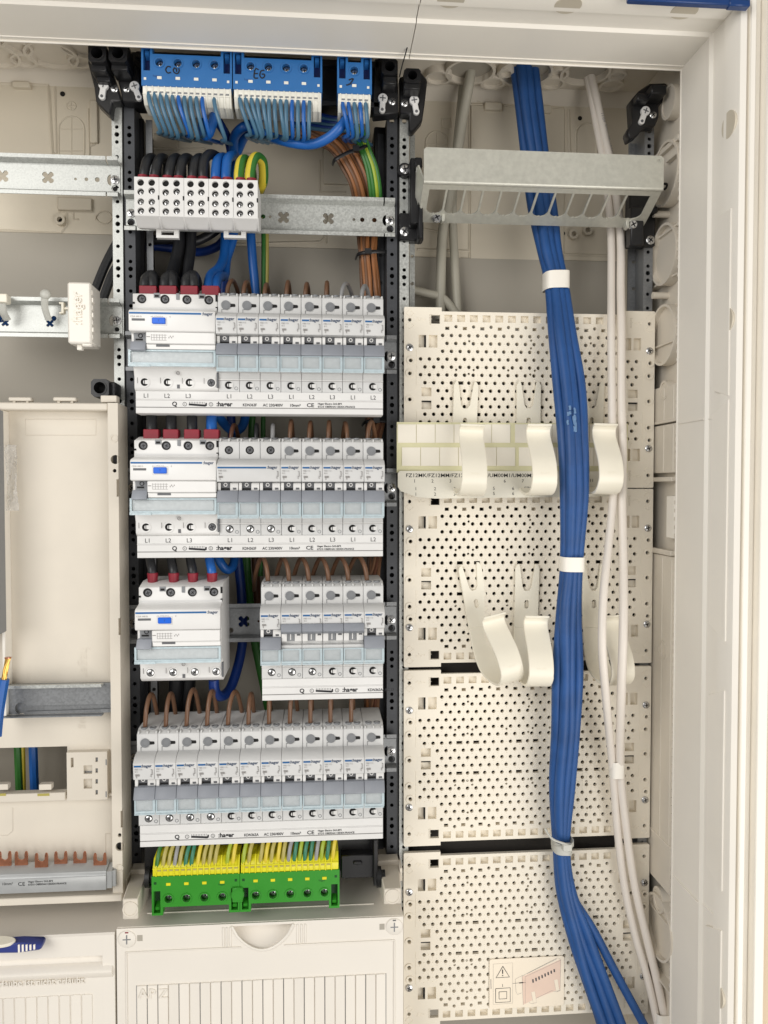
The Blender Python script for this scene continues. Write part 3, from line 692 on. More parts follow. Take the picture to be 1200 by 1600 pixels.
    b = MB(); b.box(x0+2.2, x1-2.4, -68.8, -67.4, -19.6, -10.4); g = b.build('label_window', glass, t, bevel=0.4)
    b = MB(); b.plate(rect(x0, x1, -22.0, -8.9), [rect(x0+1.6, x1-1.8, -19.4, -10.2)], -69.6, -66.8); b.box(x0, 16.4, -70.4, -66.5, -22.8, -20.6); b.box(16.8, x1-0.8, -70.0, -66.5, -22.4, -20.8); b.build('window_rim', glass_e, g)
    b = MB(); b.ring((37, -57.6, -26.2), 1.1, 1.6, 0.9, n=14); b.build('test_ring', greyink, t)
    b = MB(); b.box(35.6, 37.8, -54.5, -53.9, -38.6, -35.4); b.build('bus_slot', dgrey, t)
    return t
BX = -154.6
def row_loc(r, m): return (BX+17.5*m, RY, ZR[r])
pos_names = ['topmost breaker row', 'second breaker row', 'short third breaker row', 'bottom breaker row']
G = 'single-pole breakers on the rails'
protos = {}
def place(kind, r, m, label):
    key = kind
    if key not in protos:
        if kind == 'O': protos[key] = mcb('circuit_breaker', label, G)
        elif kind == 'Os': protos[key] = mcb('circuit_breaker', label, G, copper_in=False)
        elif kind == 'I': protos[key] = mcb('circuit_breaker', label, G, state='I', copper_in=False)
        elif kind == 'Ic': protos[key] = mcb('circuit_breaker', label, G, state='I')
        elif kind == 'rcd': protos[key] = rcd(label, 'four-pole safety switches at the left of the rows')
        elif kind == 'rcds': protos[key] = rcd(label, 'four-pole safety switches at the left of the rows', False)
        elif kind == '3p': protos[key] = mcb('three_pole_breaker', label, None, n=3, caps=False, copper_in=False)
        protos[key].location = Vector(row_loc(r, m))*S
        return protos[key]
    return dup(protos[key], row_loc(r, m), label)
place('rcd', 0, 0, 'wide four-pole safety switch at the left end of the topmost row, blue test button')
place('rcd', 1, 0, 'wide four-pole safety switch at the left end of the second row, blue test button')
place('rcds', 2, 0.15, 'wide four-pole safety switch standing alone left of the bare rail, no busbar under it')
for k in range(8): place('O', 0, 4+k, '%s narrow breaker right of the safety switch in the topmost row' % ORD[k] if k else 'narrow breaker touching the safety switch in the topmost row')
place('3p', 1, 4, 'three-pole breaker with joined levers right of the safety switch in the second row')
for k in range(5): place('O', 1, 7+k, '%s narrow breaker right of the three-pole breaker in the second row' % ORD[k])
for k in range(6):
    kind = ['Os', 'I', 'I', 'Ic', 'Ic', 'O'][k]
    place(kind, 2, 6+k, ['leftmost breaker of the short third row, lever down beside the bare rail', 'first of the four breakers with raised levers in the short third row', 'second of the four breakers with raised levers in the short third row',
                         'third of the four breakers with raised levers in the short third row', 'last of the four breakers with raised levers in the short third row', 'rightmost breaker of the short third row, lever down by the upright'][k])
for k in range(12): place('Os' if k < 4 else 'O', 3, k, '%s narrow breaker from the left in the bottom row of twelve' % ORD[k])
# ------------------------------------------------------------------ busbar strips under the rows
def busbar(label, r, m0, m1, phases, code, tx):
    xa, xb = BX+17.5*m0+(1.5 if m0 == 0 else 0.6), BX+17.5*m1-0.3; z = ZR[r]; c = ((xa+xb)/2, 690, z-60)
    t = thing('busbar_strip', label, 'busbar', c, 'pale busbar strips under the breaker rows')
    b = MB(c); b.prism([(-53.5, -40.9), (-54.6, -41.2), (-54.6, -47.4), (-55.2, -47.7), (-55.2, -48.3), (-54.6, -48.6), (-54.6, -54.2), (-54.0, -54.4), (-54.0, -54.8), (-54.6, -55.0), (-54.6, -59.4), (-53.6, -59.8), (-34, -59.8), (-34, -40.9)], xa, xb, 'x')
    b.v = [Vector((v.x, v.y+RY, v.z+z)) for v in b.v]; b.build('bar_housing', lgrey, t)
    for zz_ in (48.75, 54.75):
        b = MB(c); b.box(xa+0.05, xb-0.05, RY-54.68, RY-54.0, z-zz_, z-zz_+0.28); b.build('bar_groove', greyink, t)
    if phases:
        for m in phases:
            s = phases[m]; text(s, 5.0, ink, t, (BX+17.5*m+8.9+(1.0 if m < 4 else 0), RY-54.75, z-46.6), align='CENTER', off=c)
    zt = z-53.4; x = tx; y = RY-54.75
    text('Q', 5.2, ink, t, (x, y, zt), bold=0.03, off=c)
    b = MB(c)
    for xx in (x+10.6, x+32.4): b.ring((xx, y, zt+1.6), 1.4, 1.75, 0.1, n=16)
    b.prism([(x+14, zt+0.6), (x+27.5, zt-0.4), (x+29, zt+0.4), (x+29, zt+2.6), (x+28, zt+3.0), (x+27.6, zt+1.4), (x+14, zt+2.2)], y, y+0.1, 'y')
    for k in range(10): b.box(x+14.4+k*1.35, x+14.7+k*1.35, y, y+0.1, zt+2.1, zt+3.6)
    b.build('screwdriver_symbol', ink, t)
    text('1', 2.4, ink, t, (x+10.6, y-0.02, zt+0.8), align='CENTER', off=c); text('2', 2.4, ink, t, (x+32.4, y-0.02, zt+0.8), align='CENTER', off=c)
    text(':hager', 5.4, ink, t, (x+37.0, y, zt+0.1), bold=0.034, name='logo', off=c)
    if code == 'short':
        text('KDN363A  AC 23', 3.3, ink, t, (x+59, y, zt+0.2), off=c, sx=0.92, bold=0.022)
    else:
        text(code, 3.3, ink, t, (x+59, y, zt+0.2), off=c, sx=0.86, bold=0.022); text('AC 230/400V', 3.3, ink, t, (x+76, y, zt+0.2), off=c, sx=0.92, bold=0.022); text('10mm²', 3.3, ink, t, (x+98.5, y, zt+0.2), off=c, bold=0.022)
        text('CE', 4.6, ink, t, (x+113, y, zt), off=c, sx=1.15, bold=0.02)
        text('Hager Electro SAS-BP3', 2.2, ink, t, (x+122.5, y, zt+2.1), off=c, bold=0.025); text('67215 OBERNAI CEDEX-FRANCE', 2.2, ink, t, (x+122.5, y, zt-0.4), off=c, bold=0.025)
    return t
PH = {0: 'L1', 1: 'L2', 2: 'L3', 4: 'L1', 5: 'L2', 6: 'L3', 7: 'L1', 8: 'L2', 9: 'L3', 10: 'L1', 11: 'L2'}
busbar('pale busbar strip marked L1 L2 L3 under the topmost breaker row', 0, 0, 12, PH, 'KDN363F', W(269, 635, 690).x)
busbar('pale busbar strip marked L1 L2 L3 under the second breaker row', 1, 0, 12, PH, 'KDN363F', W(269, 858, 690).x)
busbar('short busbar strip cut off under the six breakers of the third row', 2, 6, 12, None, 'short', W(468, 1080, 690).x)
busbar('pale busbar strip without phase marks under the bottom breaker row', 3, 0, 12, None, 'KDN363A', W(273, 1308, 690).x)
# ------------------------------------------------------------------ grey distribution blocks on the top rail
DB_Y = 690.0
def dist_block():
    t = thing('distribution_block', 'x', 'terminal block', (0, 0, 0), 'grey distribution blocks on the top rail'); Wd = 20.5
    b = MB()   # local y 0 at front face, z 0 at the top edge
    front = [circ(5.4+0.4*0, -4.6-k*7.6-(0.6 if k > 1 else 0)+0*k, 2.85, 14) for k in range(4)]+[circ(14.4, -4.4-(0, 6.8, 16.0, 22.8)[k], 2.85, 14) for k in range(4)]
    b.plate(rect(0.15, Wd-0.15, -32, 0), front, 0, 3.0, floor={k: 2.9 for k in range(8)})
    b.build('front_face', lgrey, t)
    b = MB(); b.prism([(3, 0), (3, -31.9), (0.0, -32.0), (11, -37.2), (13, -38.4), (24, -36), (38, -30), (38, -1.5), (24, 1.0), (20, 0)], 0.15, Wd-0.15, 'x'); b.build('housing', lgrey, t, bevel=0.5)
    for k, h in enumerate(front):
        cx = sum(p[0] for p in h)/len(h); cz = sum(p[1] for p in h)/len(h)
        b = MB(); b.cyl((cx, 2.6, cz), 2.8, 0.28, n=14); w_ = b.build('screw_well', void_m, t)
        if (k % 4): b = MB(); b.screw((cx+0.3, 2.6, cz-0.3-0.3*(k % 2)), 2.0, rot=k*0.7, h=1.0); b.build('screw', [screw_m, ink], w_)
    b = MB(); b.prism([(-0.4, -31.5), (11, -39.4), (12, -38.4), (2, -30.5)], Wd-1.0, Wd+0.6, 'x'); b.build('latch', lgrey, t, bevel=0.3)
    b = MB(); b.box(Wd-0.9, Wd+0.2, -0.4, 0.3, -18.5, -15); b.build('side_slot', void_m, t)
    for x in (5.3, 14.5):
        b = MB(); b.cyl((x, 10.5, -1), 4.6, 5.8, 'z', 16, r2=4.3); b.build('red_sleeve', red_m, t)
    return t
db = dist_block(); zt = W(300, 284, DB_Y).z+2.8
xd0 = W(209.5, 310, DB_Y).x
dn = ['leftmost grey distribution block with two black cables, beside the left upright', 'second grey distribution block from the left, fed by two black cables', 'middle grey distribution block, its black cables arching to the right', 'fourth grey distribution block from the left, fed by two blue cables', 'rightmost grey distribution block, fed by yellow and green cables']
for i in range(5):
    l = (xd0+i*20.45, DB_Y, zt)
    if i == 0: db.location = Vector(l)*S; db['label'] = dn[0]
    else: dup(db, l, dn[i])
for px in (262, 367):
    p = W(px, 364, 712); b = MB(p); b.plate(rect(p.x-9.5, p.x+9.5, p.z-4.5, p.z+5), [rect(p.x-5.5, p.x+5.5, p.z-2.2, p.z+1.4)], 711, 716)
    tag(b.build('foot_latch', lgrey, bevel=0.3), 'grey foot latch under the %s distribution blocks' % ('left' if px < 300 else 'right'), 'latch')

# ------------------------------------------------------------------ neutral and earth terminal blocks
def term(name, label, cat, group, xa, xb, z0, s, Yf, body, deep, comb, nscrew, sx0, spitch, ncell, cx0, cpitch, pins, writing=None, posts=('L', 'R'), tall=26.5):
    """s=+1: comb of wire entries below the face, s=-1: above"""
    c = ((xa+xb)/2, Yf+30, z0); t = thing(name, label, cat, c, group)
    b = MB(c); zz = lambda v: z0+s*v
    holes = [circ(xa+sx0+k*spitch, zz(19.4), 3.5, 16) for k in range(nscrew)]
    pw = 9.2
    out = [(xa, zz(0)), (xb, zz(0))]
    hl = list(holes)
    if 'R' in posts: out += [(xb, zz(tall+7)), (xb-pw, zz(tall+7)), (xb-pw, zz(tall))]; hl.append(rect(xb-pw+2, xb-1.6, min(zz(12.5), zz(tall+5)), max(zz(12.5), zz(tall+5))))
    else: out += [(xb, zz(tall))]
    if 'L' in posts: out += [(xa+pw, zz(tall)), (xa+pw, zz(tall+7)), (xa, zz(tall+7))]; hl.append(rect(xa+1.6, xa+pw-2, min(zz(12.5), zz(tall+5)), max(zz(12.5), zz(tall+5))))
    else: out += [(xa, zz(tall))]
    nh = len(holes)
    b.plate(out, hl, Yf, Yf+9, floor={i: Yf+(5 if i < nh else 8.5) for i in range(len(hl))}); b.build('front_face', body, t)
    b = MB(c); b.box(xa+0.3, xb-0.3, Yf+9, Yf+34, zz(0.3), zz(tall-0.6)); b.build('housing', body, t, bevel=0.5)
    for k in range(nscrew):
        x = xa+sx0+k*spitch
        b = MB(c); b.ring((x, Yf-0.7, zz(19.4)), 3.4, 4.5, 0.9, n=22); b.build('screw_collar', body, t)
        b = MB(c); b.cyl((x, Yf+4.6, zz(19.4)), 3.45, 0.3, n=16); sw = b.build('screw_well', void_m, t)
        b = MB(c); b.screw((x+0.4, Yf+4.4, zz(19.2)), 2.7, rot=k*1.1, h=1.2); b.build('screw', [screw_m, ink], sw)
        b = MB(c); b.box(x-1.9, x+1.9, Yf-0.5, Yf+0.3, zz(5.6), zz(8.0)); b.build('test_point', comb, t, bevel=0.2)
    for x in (xa+3, xb-3.2):
        b = MB(c); b.box(x-1, x+1, Yf-0.3, Yf+0.3, zz(4.6), zz(6.6)); b.build('test_point', comb if s > 0 else deep, t)
    for e, x in (('L', xa+1.7), ('R', xb-pw+2.1)):
        if e in posts:
            b = MB(c); b.box(x, x+5.4, Yf+7.9, Yf+8.4, zz(12.8), zz(tall+4.8)); rc = b.build('post_recess', deep, t)
            b = MB(c); b.prism([(Yf+8, zz(tall-2)), (Yf+2, zz(tall+1)), (Yf+3, zz(tall+4)), (Yf+8, zz(tall+4.5))], x+0.8, x+4.6, 'x'); b.build('release_tongue', body, rc)
    text('hager', 2.6, deep, t, (xa+9.5 if s > 0 else xb-18, Yf-0.06, zz(8.5)-1), off=c, name='embossed_lettering')
    # comb of wire entries
    b = MB(c)
    H1 = 14.0; xe = xa+0.8 if s > 0 else xa+0.6
    b.prism([(Yf+0.9, zz(0)), (Yf+1.2, zz(-7.0)), (Yf+6.8, zz(-13.4)), (Yf+24, zz(-14.6)), (Yf+24, zz(0))], xa+0.8, xb-0.9, 'x'); b.build('comb_base', comb, t, bevel=0.2)
    for k in range(ncell+1):
        x = xa+cx0+(k-0.5)*cpitch
        b = MB(c); b.prism([(Yf+0.1, zz(0)), (Yf+0.3, zz(-7.4)), (Yf+5.6, zz(-14.2)), (Yf+22, zz(-15.4)), (Yf+22, zz(0))], x-0.42, x+0.42, 'x'); b.build('comb_rib', comb, t)
    for k in range(ncell):
        x = xa+cx0+k*cpitch
        b = MB(c); b.box(x-1.4, x+1.4, Yf+0.9, Yf+3.6, zz(-4.0), zz(-5.4)); b.build('entry_clip', MATS['cap_grey'] if s > 0 else tan_w, t)
    b = MB(c); b.box(xa+0.8, xb-0.9, Yf+0.5, Yf+1.3, zz(-6.0), zz(-6.9)); b.build('comb_bar', comb, t)
    return t
NY = 700.0
def bnd(px, py): return W(px, py, NY)
GN = 'blue neutral terminal blocks hanging under the top frame'
zb = (bnd(293, 135).z+bnd(434, 142).z+bnd(553, 147).z)/3
b1 = term('neutral_terminal', 'wide blue neutral terminal at the left with handwritten C0, two empty wire slots', 'terminal block', GN, bnd(221, 130).x, bnd(362.5, 138).x, zb, 1, NY, blue_t, blue_d, white_t, 4, 14.9, 15.3, 14, 6.4, 5.0, None)
b2 = term('neutral_terminal', 'middle blue neutral terminal with handwritten EG, only one empty wire slot', 'terminal block', GN, bnd(364, 130).x, bnd(503.5, 138).x, zb, 1, NY, blue_t, blue_d, white_t, 4, 14.8, 15.1, 14, 6.0, 4.95, None)
b3 = term('neutral_terminal', 'small blue neutral terminal with a single screw at the right, marked 7', 'terminal block', GN, bnd(527, 140).x, bnd(581, 140).x, zb, 1, NY, blue_t, blue_d, white_t, 1, 14.6, 15.1, 5, 5.2, 4.95, None)
def scribble(parent, polys, r=0.55):
    for pl in polys:
        b = MB(Vector(parent.location)/S); b.tube([W(x, y, NY-0.2) for x, y in pl], r, 5, step=4); b.build('pen_mark', ink, parent)
scribble(b1, [[(267, 105), (262, 104), (259, 109), (262, 114), (267, 113)], [(272, 106), (278, 106), (280, 111), (277, 115), (272, 113), (271, 108), (275, 107), (276, 112)]])
scribble(b2, [[(404, 109), (399, 108), (397, 121), (403, 122)], [(398, 115), (403, 115)], [(413, 110), (408, 111), (406, 118), (409, 122), (413, 120), (413, 116), (409, 116)]])
scribble(b3, [[(545, 125), (552, 123), (547, 131), (541, 133)]])
# black carrier behind the neutral terminals
p, q = W(214, 84, 736), W(592, 172, 736)
b = MB(((p.x+q.x)/2, 740, q.z)); b.box(p.x, q.x, 736, 752, q.z, p.z); b.box(p.x, q.x, 731, 737, p.z-6, p.z); b.box(p.x, q.x, 731, 737, q.z, q.z+5)
tag(b.build('terminal_carrier', black, bevel=0.6), 'black carrier bar behind the blue neutral terminals under the top frame', 'carrier')
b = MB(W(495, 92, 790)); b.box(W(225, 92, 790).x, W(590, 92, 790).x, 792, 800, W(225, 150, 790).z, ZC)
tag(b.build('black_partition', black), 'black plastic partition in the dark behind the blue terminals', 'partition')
# earth terminals
EY = 684.0
ze = (W(300, 1371, EY).z+W(450, 1359, EY).z)/2
GE = 'green and yellow earth terminals above the covers'
e1 = term('earth_terminal', 'left green and yellow earth terminal with four screws', 'terminal block', GE, W(237, 1395, EY).x, W(374.5, 1395, EY).x, ze, -1, EY, green_t, green_d, yellow_t, 4, 14.0, 15.1, 14, 6.2, 4.98, None)
e2 = term('earth_terminal', 'right green and yellow earth terminal with five screws, beside the black carrier end', 'terminal block', GE, W(375, 1395, EY).x, W(530.5, 1395, EY).x, ze, -1, EY, green_t, green_d, yellow_t, 5, 13.3, 14.75, 15, 5.6, 5.02, None)
p = W(371.5, 1397, EY); b = MB(p)
b.cyl((p.x, EY-2.5, p.z), 5.6, 6, n=20); b.box(p.x-4.6, p.x+4.6, EY-2.2, EY+5, p.z-6.5, p.z+6.5)
tag(b.build('link_plug', green_t, bevel=0.8), 'round green plug joining the two green earth terminals', 'plug')
p, q = W(233, 1345, 738), W(590, 1345, 738)
b = MB((q.x, 740, ze)); b.box(p.x, W(588, 1345, 715).x, 718, 745, ze-22, ze+16); b.box(W(533, 1345, 712).x, W(586, 1345, 712).x, 706, 719, ze-19, ze+2)
b.box(W(583, 1345, 706).x, W(590, 1345, 706).x, 700, 745, ze-24, ze+18); b.box(W(552, 1345, 705).x, W(566, 1345, 705).x, 704, 707, ze-6, ze-3)
tag(b.build('terminal_carrier', black, bevel=0.8), 'black carrier bar showing its empty end right of the green earth terminals', 'carrier')
for (sx_, nm) in ((232, 'left'), (592, 'right')):
    p = W(sx_, 1370, 705); b = MB(p); b.ring((p.x-2, 705, p.z), 5, 9, 4, 'x', 20); b.cyl((p.x-2.5, 705, p.z), 6, 8, 'x', 14)
    tag(b.build('pivot_knob', black), 'black pivot knob at the %s end of the earth terminal carrier' % nm, 'knob')
# supporting arms either side
def arm(label, k, s):
    # k: front square (px) ; s=+1 leans to the right going back
    x0, y0, x1, y1, Yf, xb0, xb1, yb = k
    p, q = W(x0, y0, Yf), W(x1, y1, Yf); c = (p.x, 745, q.z); t = thing('support_arm', label, 'support arm', c, 'pale arms holding the earth terminals')
    b = MB(c); zt_, zb_ = p.z, q.z
    a0, a1 = W(xb0, yb, 742).x, W(xb1, yb, 742).x; zk = W(xb0, yb, 742).z
    b.add([(p.x, Yf, zb_), (q.x, Yf, zb_), (q.x, Yf, zt_), (p.x, Yf, zt_), (a0, 742, zk-26), (a1, 742, zk-26), (a1, 742, zk), (a0, 742, zk)],
          [(0, 1, 2, 3), (4, 7, 6, 5), (0, 4, 5, 1), (1, 5, 6, 2), (2, 6, 7, 3), (3, 7, 4, 0)])
    b.build('arm_beam', cream, t, bevel=0.8)
    b = MB(c); b.ring(((p.x+q.x)/2, Yf-0.8, (p.z+q.z)/2), 5.2, 6.4, 1.2, n=24); b.cyl(((p.x+q.x)/2, Yf-0.3, (p.z+q.z)/2), 5.2, 0.8, n=24); b.build('round_boss', cream, t)
    b = MB(c); b.box(a0-1, a1+1, 728, 741, zk-1, zk+6); b.box(a0-1, a0+1.5, 712, 741, zk-6, zk+6) if s > 0 else b.box(a1-1.5, a1+1, 712, 741, zk-6, zk+6); b.build('arm_hook', cream, t, bevel=0.5)
arm('left pale arm with a round boss beside the green earth terminal', (191.5, 1405, 216, 1436, 668, 208, 232, 1358), 1)
arm('right pale arm with a round boss beside the black carrier end', (600, 1389, 627, 1412, 672, 590, 622, 1344), -1)

# ------------------------------------------------------------------ wires in the neutral and earth terminals
def wire_in(px, ybase, lean, drop, m, i, what, where, far=790):
    p = W(px, ybase, NY+1.5)
    pts = [p+Vector((0, 3, 5)), p, p+Vector((lean*0.25, -2.5, -drop*0.35)), p+Vector((lean*0.7, 0, -drop*0.75)), p+Vector((lean, 9, -drop)), p+Vector((lean*0.8-3, 26, -drop*0.8)), p+Vector((lean*0.3+8, 60, -drop*0.4))]
    b = MB(p); b.tube(pts, 1.75, 8, step=5)
    tag(b.build('neutral_wire', m), '%s thin %s wire from the left leaving the %s' % (ORD[i], what, where), 'wire', 'thin blue wires under the neutral terminals')
cols1 = 'ggggsbgggb'
for i in range(11):
    k = i if i < 10 else 11
    x = 232+k*9.33
    c = 'ggggsbgggbg'[i]
    wire_in(x, 148+k*0.9, 8-(i > 5)*3+(i == 10)*3, 26+(i % 4), {'g': blg_w, 's': blg_w, 'b': blu_w}[c], i, 'bright blue' if c == 'b' else 'dusty blue', 'left neutral terminal')
for i in range(13):
    x = 374.5+i*9.1; c = 'gggggggggbgbg'[i]
    wire_in(x, 155+i*0.5, (8, 9, 8, 4, 4, 1, 1, 3, 0, 0, 0, 0, -1)[i], 25+(i % 3), blu_w if c == 'b' else blg_w, i, 'bright blue' if c == 'b' else 'dusty blue', 'middle neutral terminal')
for i in range(5):
    x = 535.5+i*9.0; c = 'bbgbg'[i]
    wire_in(x, 163, (5, 4, 3, 2, 2)[i], 22+(i % 3), blu_w if c == 'b' else blg_w, i, 'bright blue' if c == 'b' else 'dusty blue', 'small neutral terminal')
ew = [(247, 'g'), (257, 't'), (266, 't'), (275, 'a'), (283, 't'), (292, 'e'), (301, 'e'), (311, 'y'), (320, 't'), (329, 't'), (338, 't'), (357, 'l'), (366, 'y'),
      (382, 'l'), (391, 't'), (409, 't'), (417, 'y'), (426, 't'), (436, 'y'), (444, 't'), (453, 'a'), (462, 'e'), (470, 'l'), (478, 'e'), (487, 'e'), (496, 'a'), (504, 'l'), (513, 'e'), (522, 'y')]
cm = {'g': grn_w, 't': tan_w, 'a': gry_w, 'e': teal_w, 'y': yel_w, 'l': ylg_w}; cn = {'g': 'green', 't': 'tan yellow', 'a': 'greyish', 'e': 'teal green', 'y': 'yellow', 'l': 'yellow-green'}
cnt = {}
for i, (x, c) in enumerate(ew):
    blk = 'left' if i < 13 else 'right'; key = (c, blk); cnt[key] = cnt.get(key, -1)+1
    yb = 1352-(x-247)*0.05; p = W(x-2, yb, EY+3)
    pts = [p+Vector((0, 3, -6)), p, p+Vector((1.5, 2, 10)), p+Vector((3.5+(i % 3), 14, 22)), p+Vector((4+(i % 4)*2, 40, 40)), p+Vector((10+(i % 5)*3, 75, 52))]
    b = MB(p); b.tube(pts, 1.7, 8, step=5)
    tag(b.build('earth_wire', cm[c]), '%s %s wire from the left entering the %s earth terminal' % (ORD[cnt[key]], cn[c], blk), 'wire', 'thin wires entering the earth terminals')
# ------------------------------------------------------------------ perforated mounting plates
PY_ = 740.0
PLW, PLH = 239.0, 167.0
def perf_plate():
    t = thing('perforated_plate', 'x', 'mounting plate', (0, 0, 0), 'ivory perforated plates of the right compartment')
    H = PLH; hs = []; fl = {}
    fy = lambda v: H-v
    def box_hole(u0, u1, v0, v1, floor=None):
        hs.append(rect(u0, u1, fy(v1), fy(v0)))
        if floor is not None: fl[len(hs)-1] = floor
        return (u0, u1, v0, v1)
    blocks = []
    slots = []
    for k in (6, 10):
        v = 25.6+7.3*k
        for u in (52.8, 69.0, 110.2, 126.5, 169.6, 186.2): slots.append((u, v)); blocks.append(box_hole(u-2.9, u+2.9, v-1.6, v+1.6))
    starts = {0: 2, 1: 3, 2: 2, 3: 0, 4: 0, 5: 0, 6: 0, 7: 2, 8: 2, 9: 2, 10: 0, 11: 0, 12: 0, 13: 0, 14: 2, 15: 3, 16: 2}
    offb = {0: 1, 1: 0, 2: 1, 3: 0, 4: 1, 5: 0, 6: 1, 7: 0, 8: 1, 9: 0, 10: 1, 11: 0, 12: 1, 13: 0, 14: 1, 15: 0, 16: 1}
    dim = []
    for k in range(17):
        v = 25.6+7.3*k; i = starts[k]; us = 15.4+4.12*offb[k]+8.24*i; u = us
        while u <= PLW-us+1.0:
            if not any(abs(u-su) < 5.0 and abs(v-sv) < 3 for su, sv in slots): hs.append(circ(u, fy(v), 1.85, 8, 0.39))
            if k < 16 and u+4 < PLW-us: dim.append((u, v+3.0)); dim.append((u+4.12, v+4.4))
            dim.append((u+4.12, v))
            u += 8.24
    for du in (48.4, 0, 0):
        pass
    for (u, v) in ((61, 30.6), (119.6, 29.2), (119.6, 36.4), (177, 31), (48.8, 57.2), (65.2, 57.2), (60.6, 61), (98, 57.2), (119, 60.9), (123.4, 57.2), (140, 57.2), (176, 57), (172, 61)):
        for vv in (v, H-v):
            if not any(abs((p[0][0]+p[4][0])/2-u) < 3.0 and abs((p[0][1]+p[4][1])/2-fy(vv)) < 3.0 for p in hs if len(p) == 8):
                hs.append(circ(u, fy(vv), 1.25, 6))
    for side in (0, 1):
        m = (lambda v: v) if side == 0 else (lambda v: H-v)
        for j in range(10):
            u = 40.3+16.5*j
            if j*16.5+40 < 205: box_hole(u-2, u+2, min(m(17.5), m(20.5)), max(m(17.5), m(20.5)), 7.0 if j % 2 else None)
            if j < 10 and u+8.2 < 203: hs.append(circ(u+8.2, fy(m(17.4)), 1.7, 8))
        for j in range(14):
            u = 41.2+12.0*j
            if u < 202: box_hole(u-3.7, u+3.7, min(m(6.6), m(13)), max(m(6.6), m(13)), 4.5)
        box_hole(25.2, 33.4, min(m(7), m(15)), max(m(7), m(15)))
        for (u0, u1) in ((13.5, 20.5), (23, 31), (208.5, 216), (218.5, 225.5)): box_hole(u0, u1, min(m(25.5), m(37)), max(m(25.5), m(37)), 5)
    for (v0, v1) in ((74, 82), (86, 94)):
        box_hole(16.3, 25.5, v0, v1, 5); box_hole(PLW-25.5, PLW-16.3, v0, v1, 5)
    boss = []
    for u in (5.2, PLW-5.2):
        for v in (11.8, 49, 61, 85, 110, 121.8, H-11.8):
            hs.append(circ(u+(0.9 if v in (49, 121.8) else 0), fy(v), 1.8, 8)); boss.append((u+(0.9 if v in (49, 121.8) else 0), v))
    g0, g1 = 35.0, 206.0
    out = [(0, 0.8), (0.8, 0), (g0, 0), (g0, 3.6), (g1, 3.6), (g1, 0), (PLW-.8, 0), (PLW, 0.8), (PLW, H-0.8), (PLW-0.8, H), (g1, H), (g1, H-3.6), (g0, H-3.6), (g0, H), (0.8, H), (0, H-0.8)]
    b = MB(); b.plate(out, hs, 0, 4.0, floor={k: v for k, v in fl.items()}); b.build('plate_body', plate_m, t)
    # fine pimples between the holes, and dark slits in the deeper pockets
    b = MB()
    for (u, v) in dim:
        z = fy(v); r = 0.85
        b.add([(u-r, 0, z-r*.6), (u+r, 0, z-r*.6), (u, 0, z+r), (u+0.2, -0.55, z)], [(0, 1, 3), (1, 2, 3), (2, 0, 3)])
    o = b.build('fine_pimples', plate_m, t, smooth=False, kind='stuff')
    b = MB()
    for (u, v) in boss:
        if 20 < v < 150: b.ring((u, -0.8, fy(v)), 2.0, 3.9, 1.0, n=18)
    b.build('hole_collar', plate_m, t, kind='stuff')
    for u in (5.2, PLW-5.2):
        for v in (37.4, H-37.4):
            b = MB(); b.screw((u, -0.2, fy(v)), 3.4, rot=random.uniform(0, 1.5), h=1.5); b.build('screw', [screw_m, ink], t)
    b = MB()
    for side in (0, 1):
        m = (lambda v: v) if side == 0 else (lambda v: H-v)
        for u in (19.6, 217): b.box(u-0.5, u+0.5, -0.05+0.2, 4, fy(m(26)), fy(m(36.5)))
    for (u0, u1) in ((16.5, 25.2), (PLW-25.2, PLW-16.5)): b.box(u0, u1, 0.15, 4, fy(87.2), fy(86.4))
    b.build('latch_slit', void_m, t)
    b = MB()
    for side in (0, 1):
        m = (lambda v: v) if side == 0 else (lambda v: H-v)
        for ux, s in ((0, 1), (PLW, -1)):
            for (du, dv) in ((5, 6), (5, 17)):
                P = [(ux+s*(1.5), m(dv)), (ux+s*5.2, m(dv-3.2)), (ux+s*9, m(dv)), (ux+s*5.2, m(dv+3.2)), (ux+s*1.5, m(dv))]
                b.tube([(a, 0, fy(c)) for a, c in P], 0.28, 4, smooth=False)
            P = [(11, 11.5), (13, 9.5), (14, 13), (16, 10), (17, 12), (20, 11.5), (18.8, 10.2)]
            b.tube([(ux+s*a, 0, fy(m(c))) for a, c in P], 0.26, 4, smooth=False)
        for ux in (11.4, PLW-11.4): b.tube([(ux, 0, fy(m(39))), (ux, 0, fy(m(72)))], 0.3, 4, smooth=False)
    b.build('embossed_mark', plate_m, t, kind='stuff')
    for (u, v, r) in ((23.4, 6.4, -math.pi/2), (23.4, H-16.4, -math.pi/2), (PLW-24.4, 6.4, -math.pi/2), (PLW-24.4, H-16.4, -math.pi/2)):
        text('below', 4.0, back_m, t, (u, -0.12, fy(v)), rot=r, name='embossed_lettering')
    return t
xp = (W(628, 700, PY_).x+W(634, 1450, PY_).x)/2
pz = [W(685, 481, PY_).z+3.0]
zg = [W(1000, 763, PY_).z, (W(640, 1046, PY_).z+W(1017, 1041, PY_).z)/2, (W(640, 1331, PY_).z+W(1010, 1319, PY_).z)/2]
pl = perf_plate()
pn = ['topmost ivory perforated plate, its top edge open to the back wall', 'second ivory perforated plate from the top, right under the paper label sheet', 'third ivory perforated plate from the top, without hooks of its own', 'lowest ivory perforated plate, carrying the warning sticker']
tops = [zg[0]+PLH+0.5, zg[0]-0.5, zg[1]-0.5, zg[2]-0.6]
for i, tz in enumerate(tops):
    l = (xp, PY_, tz-PLH)
    if i == 0: pl.location = Vector(l)*S; pl['label'] = pn[0]
    else: dup(pl, l, pn[i])
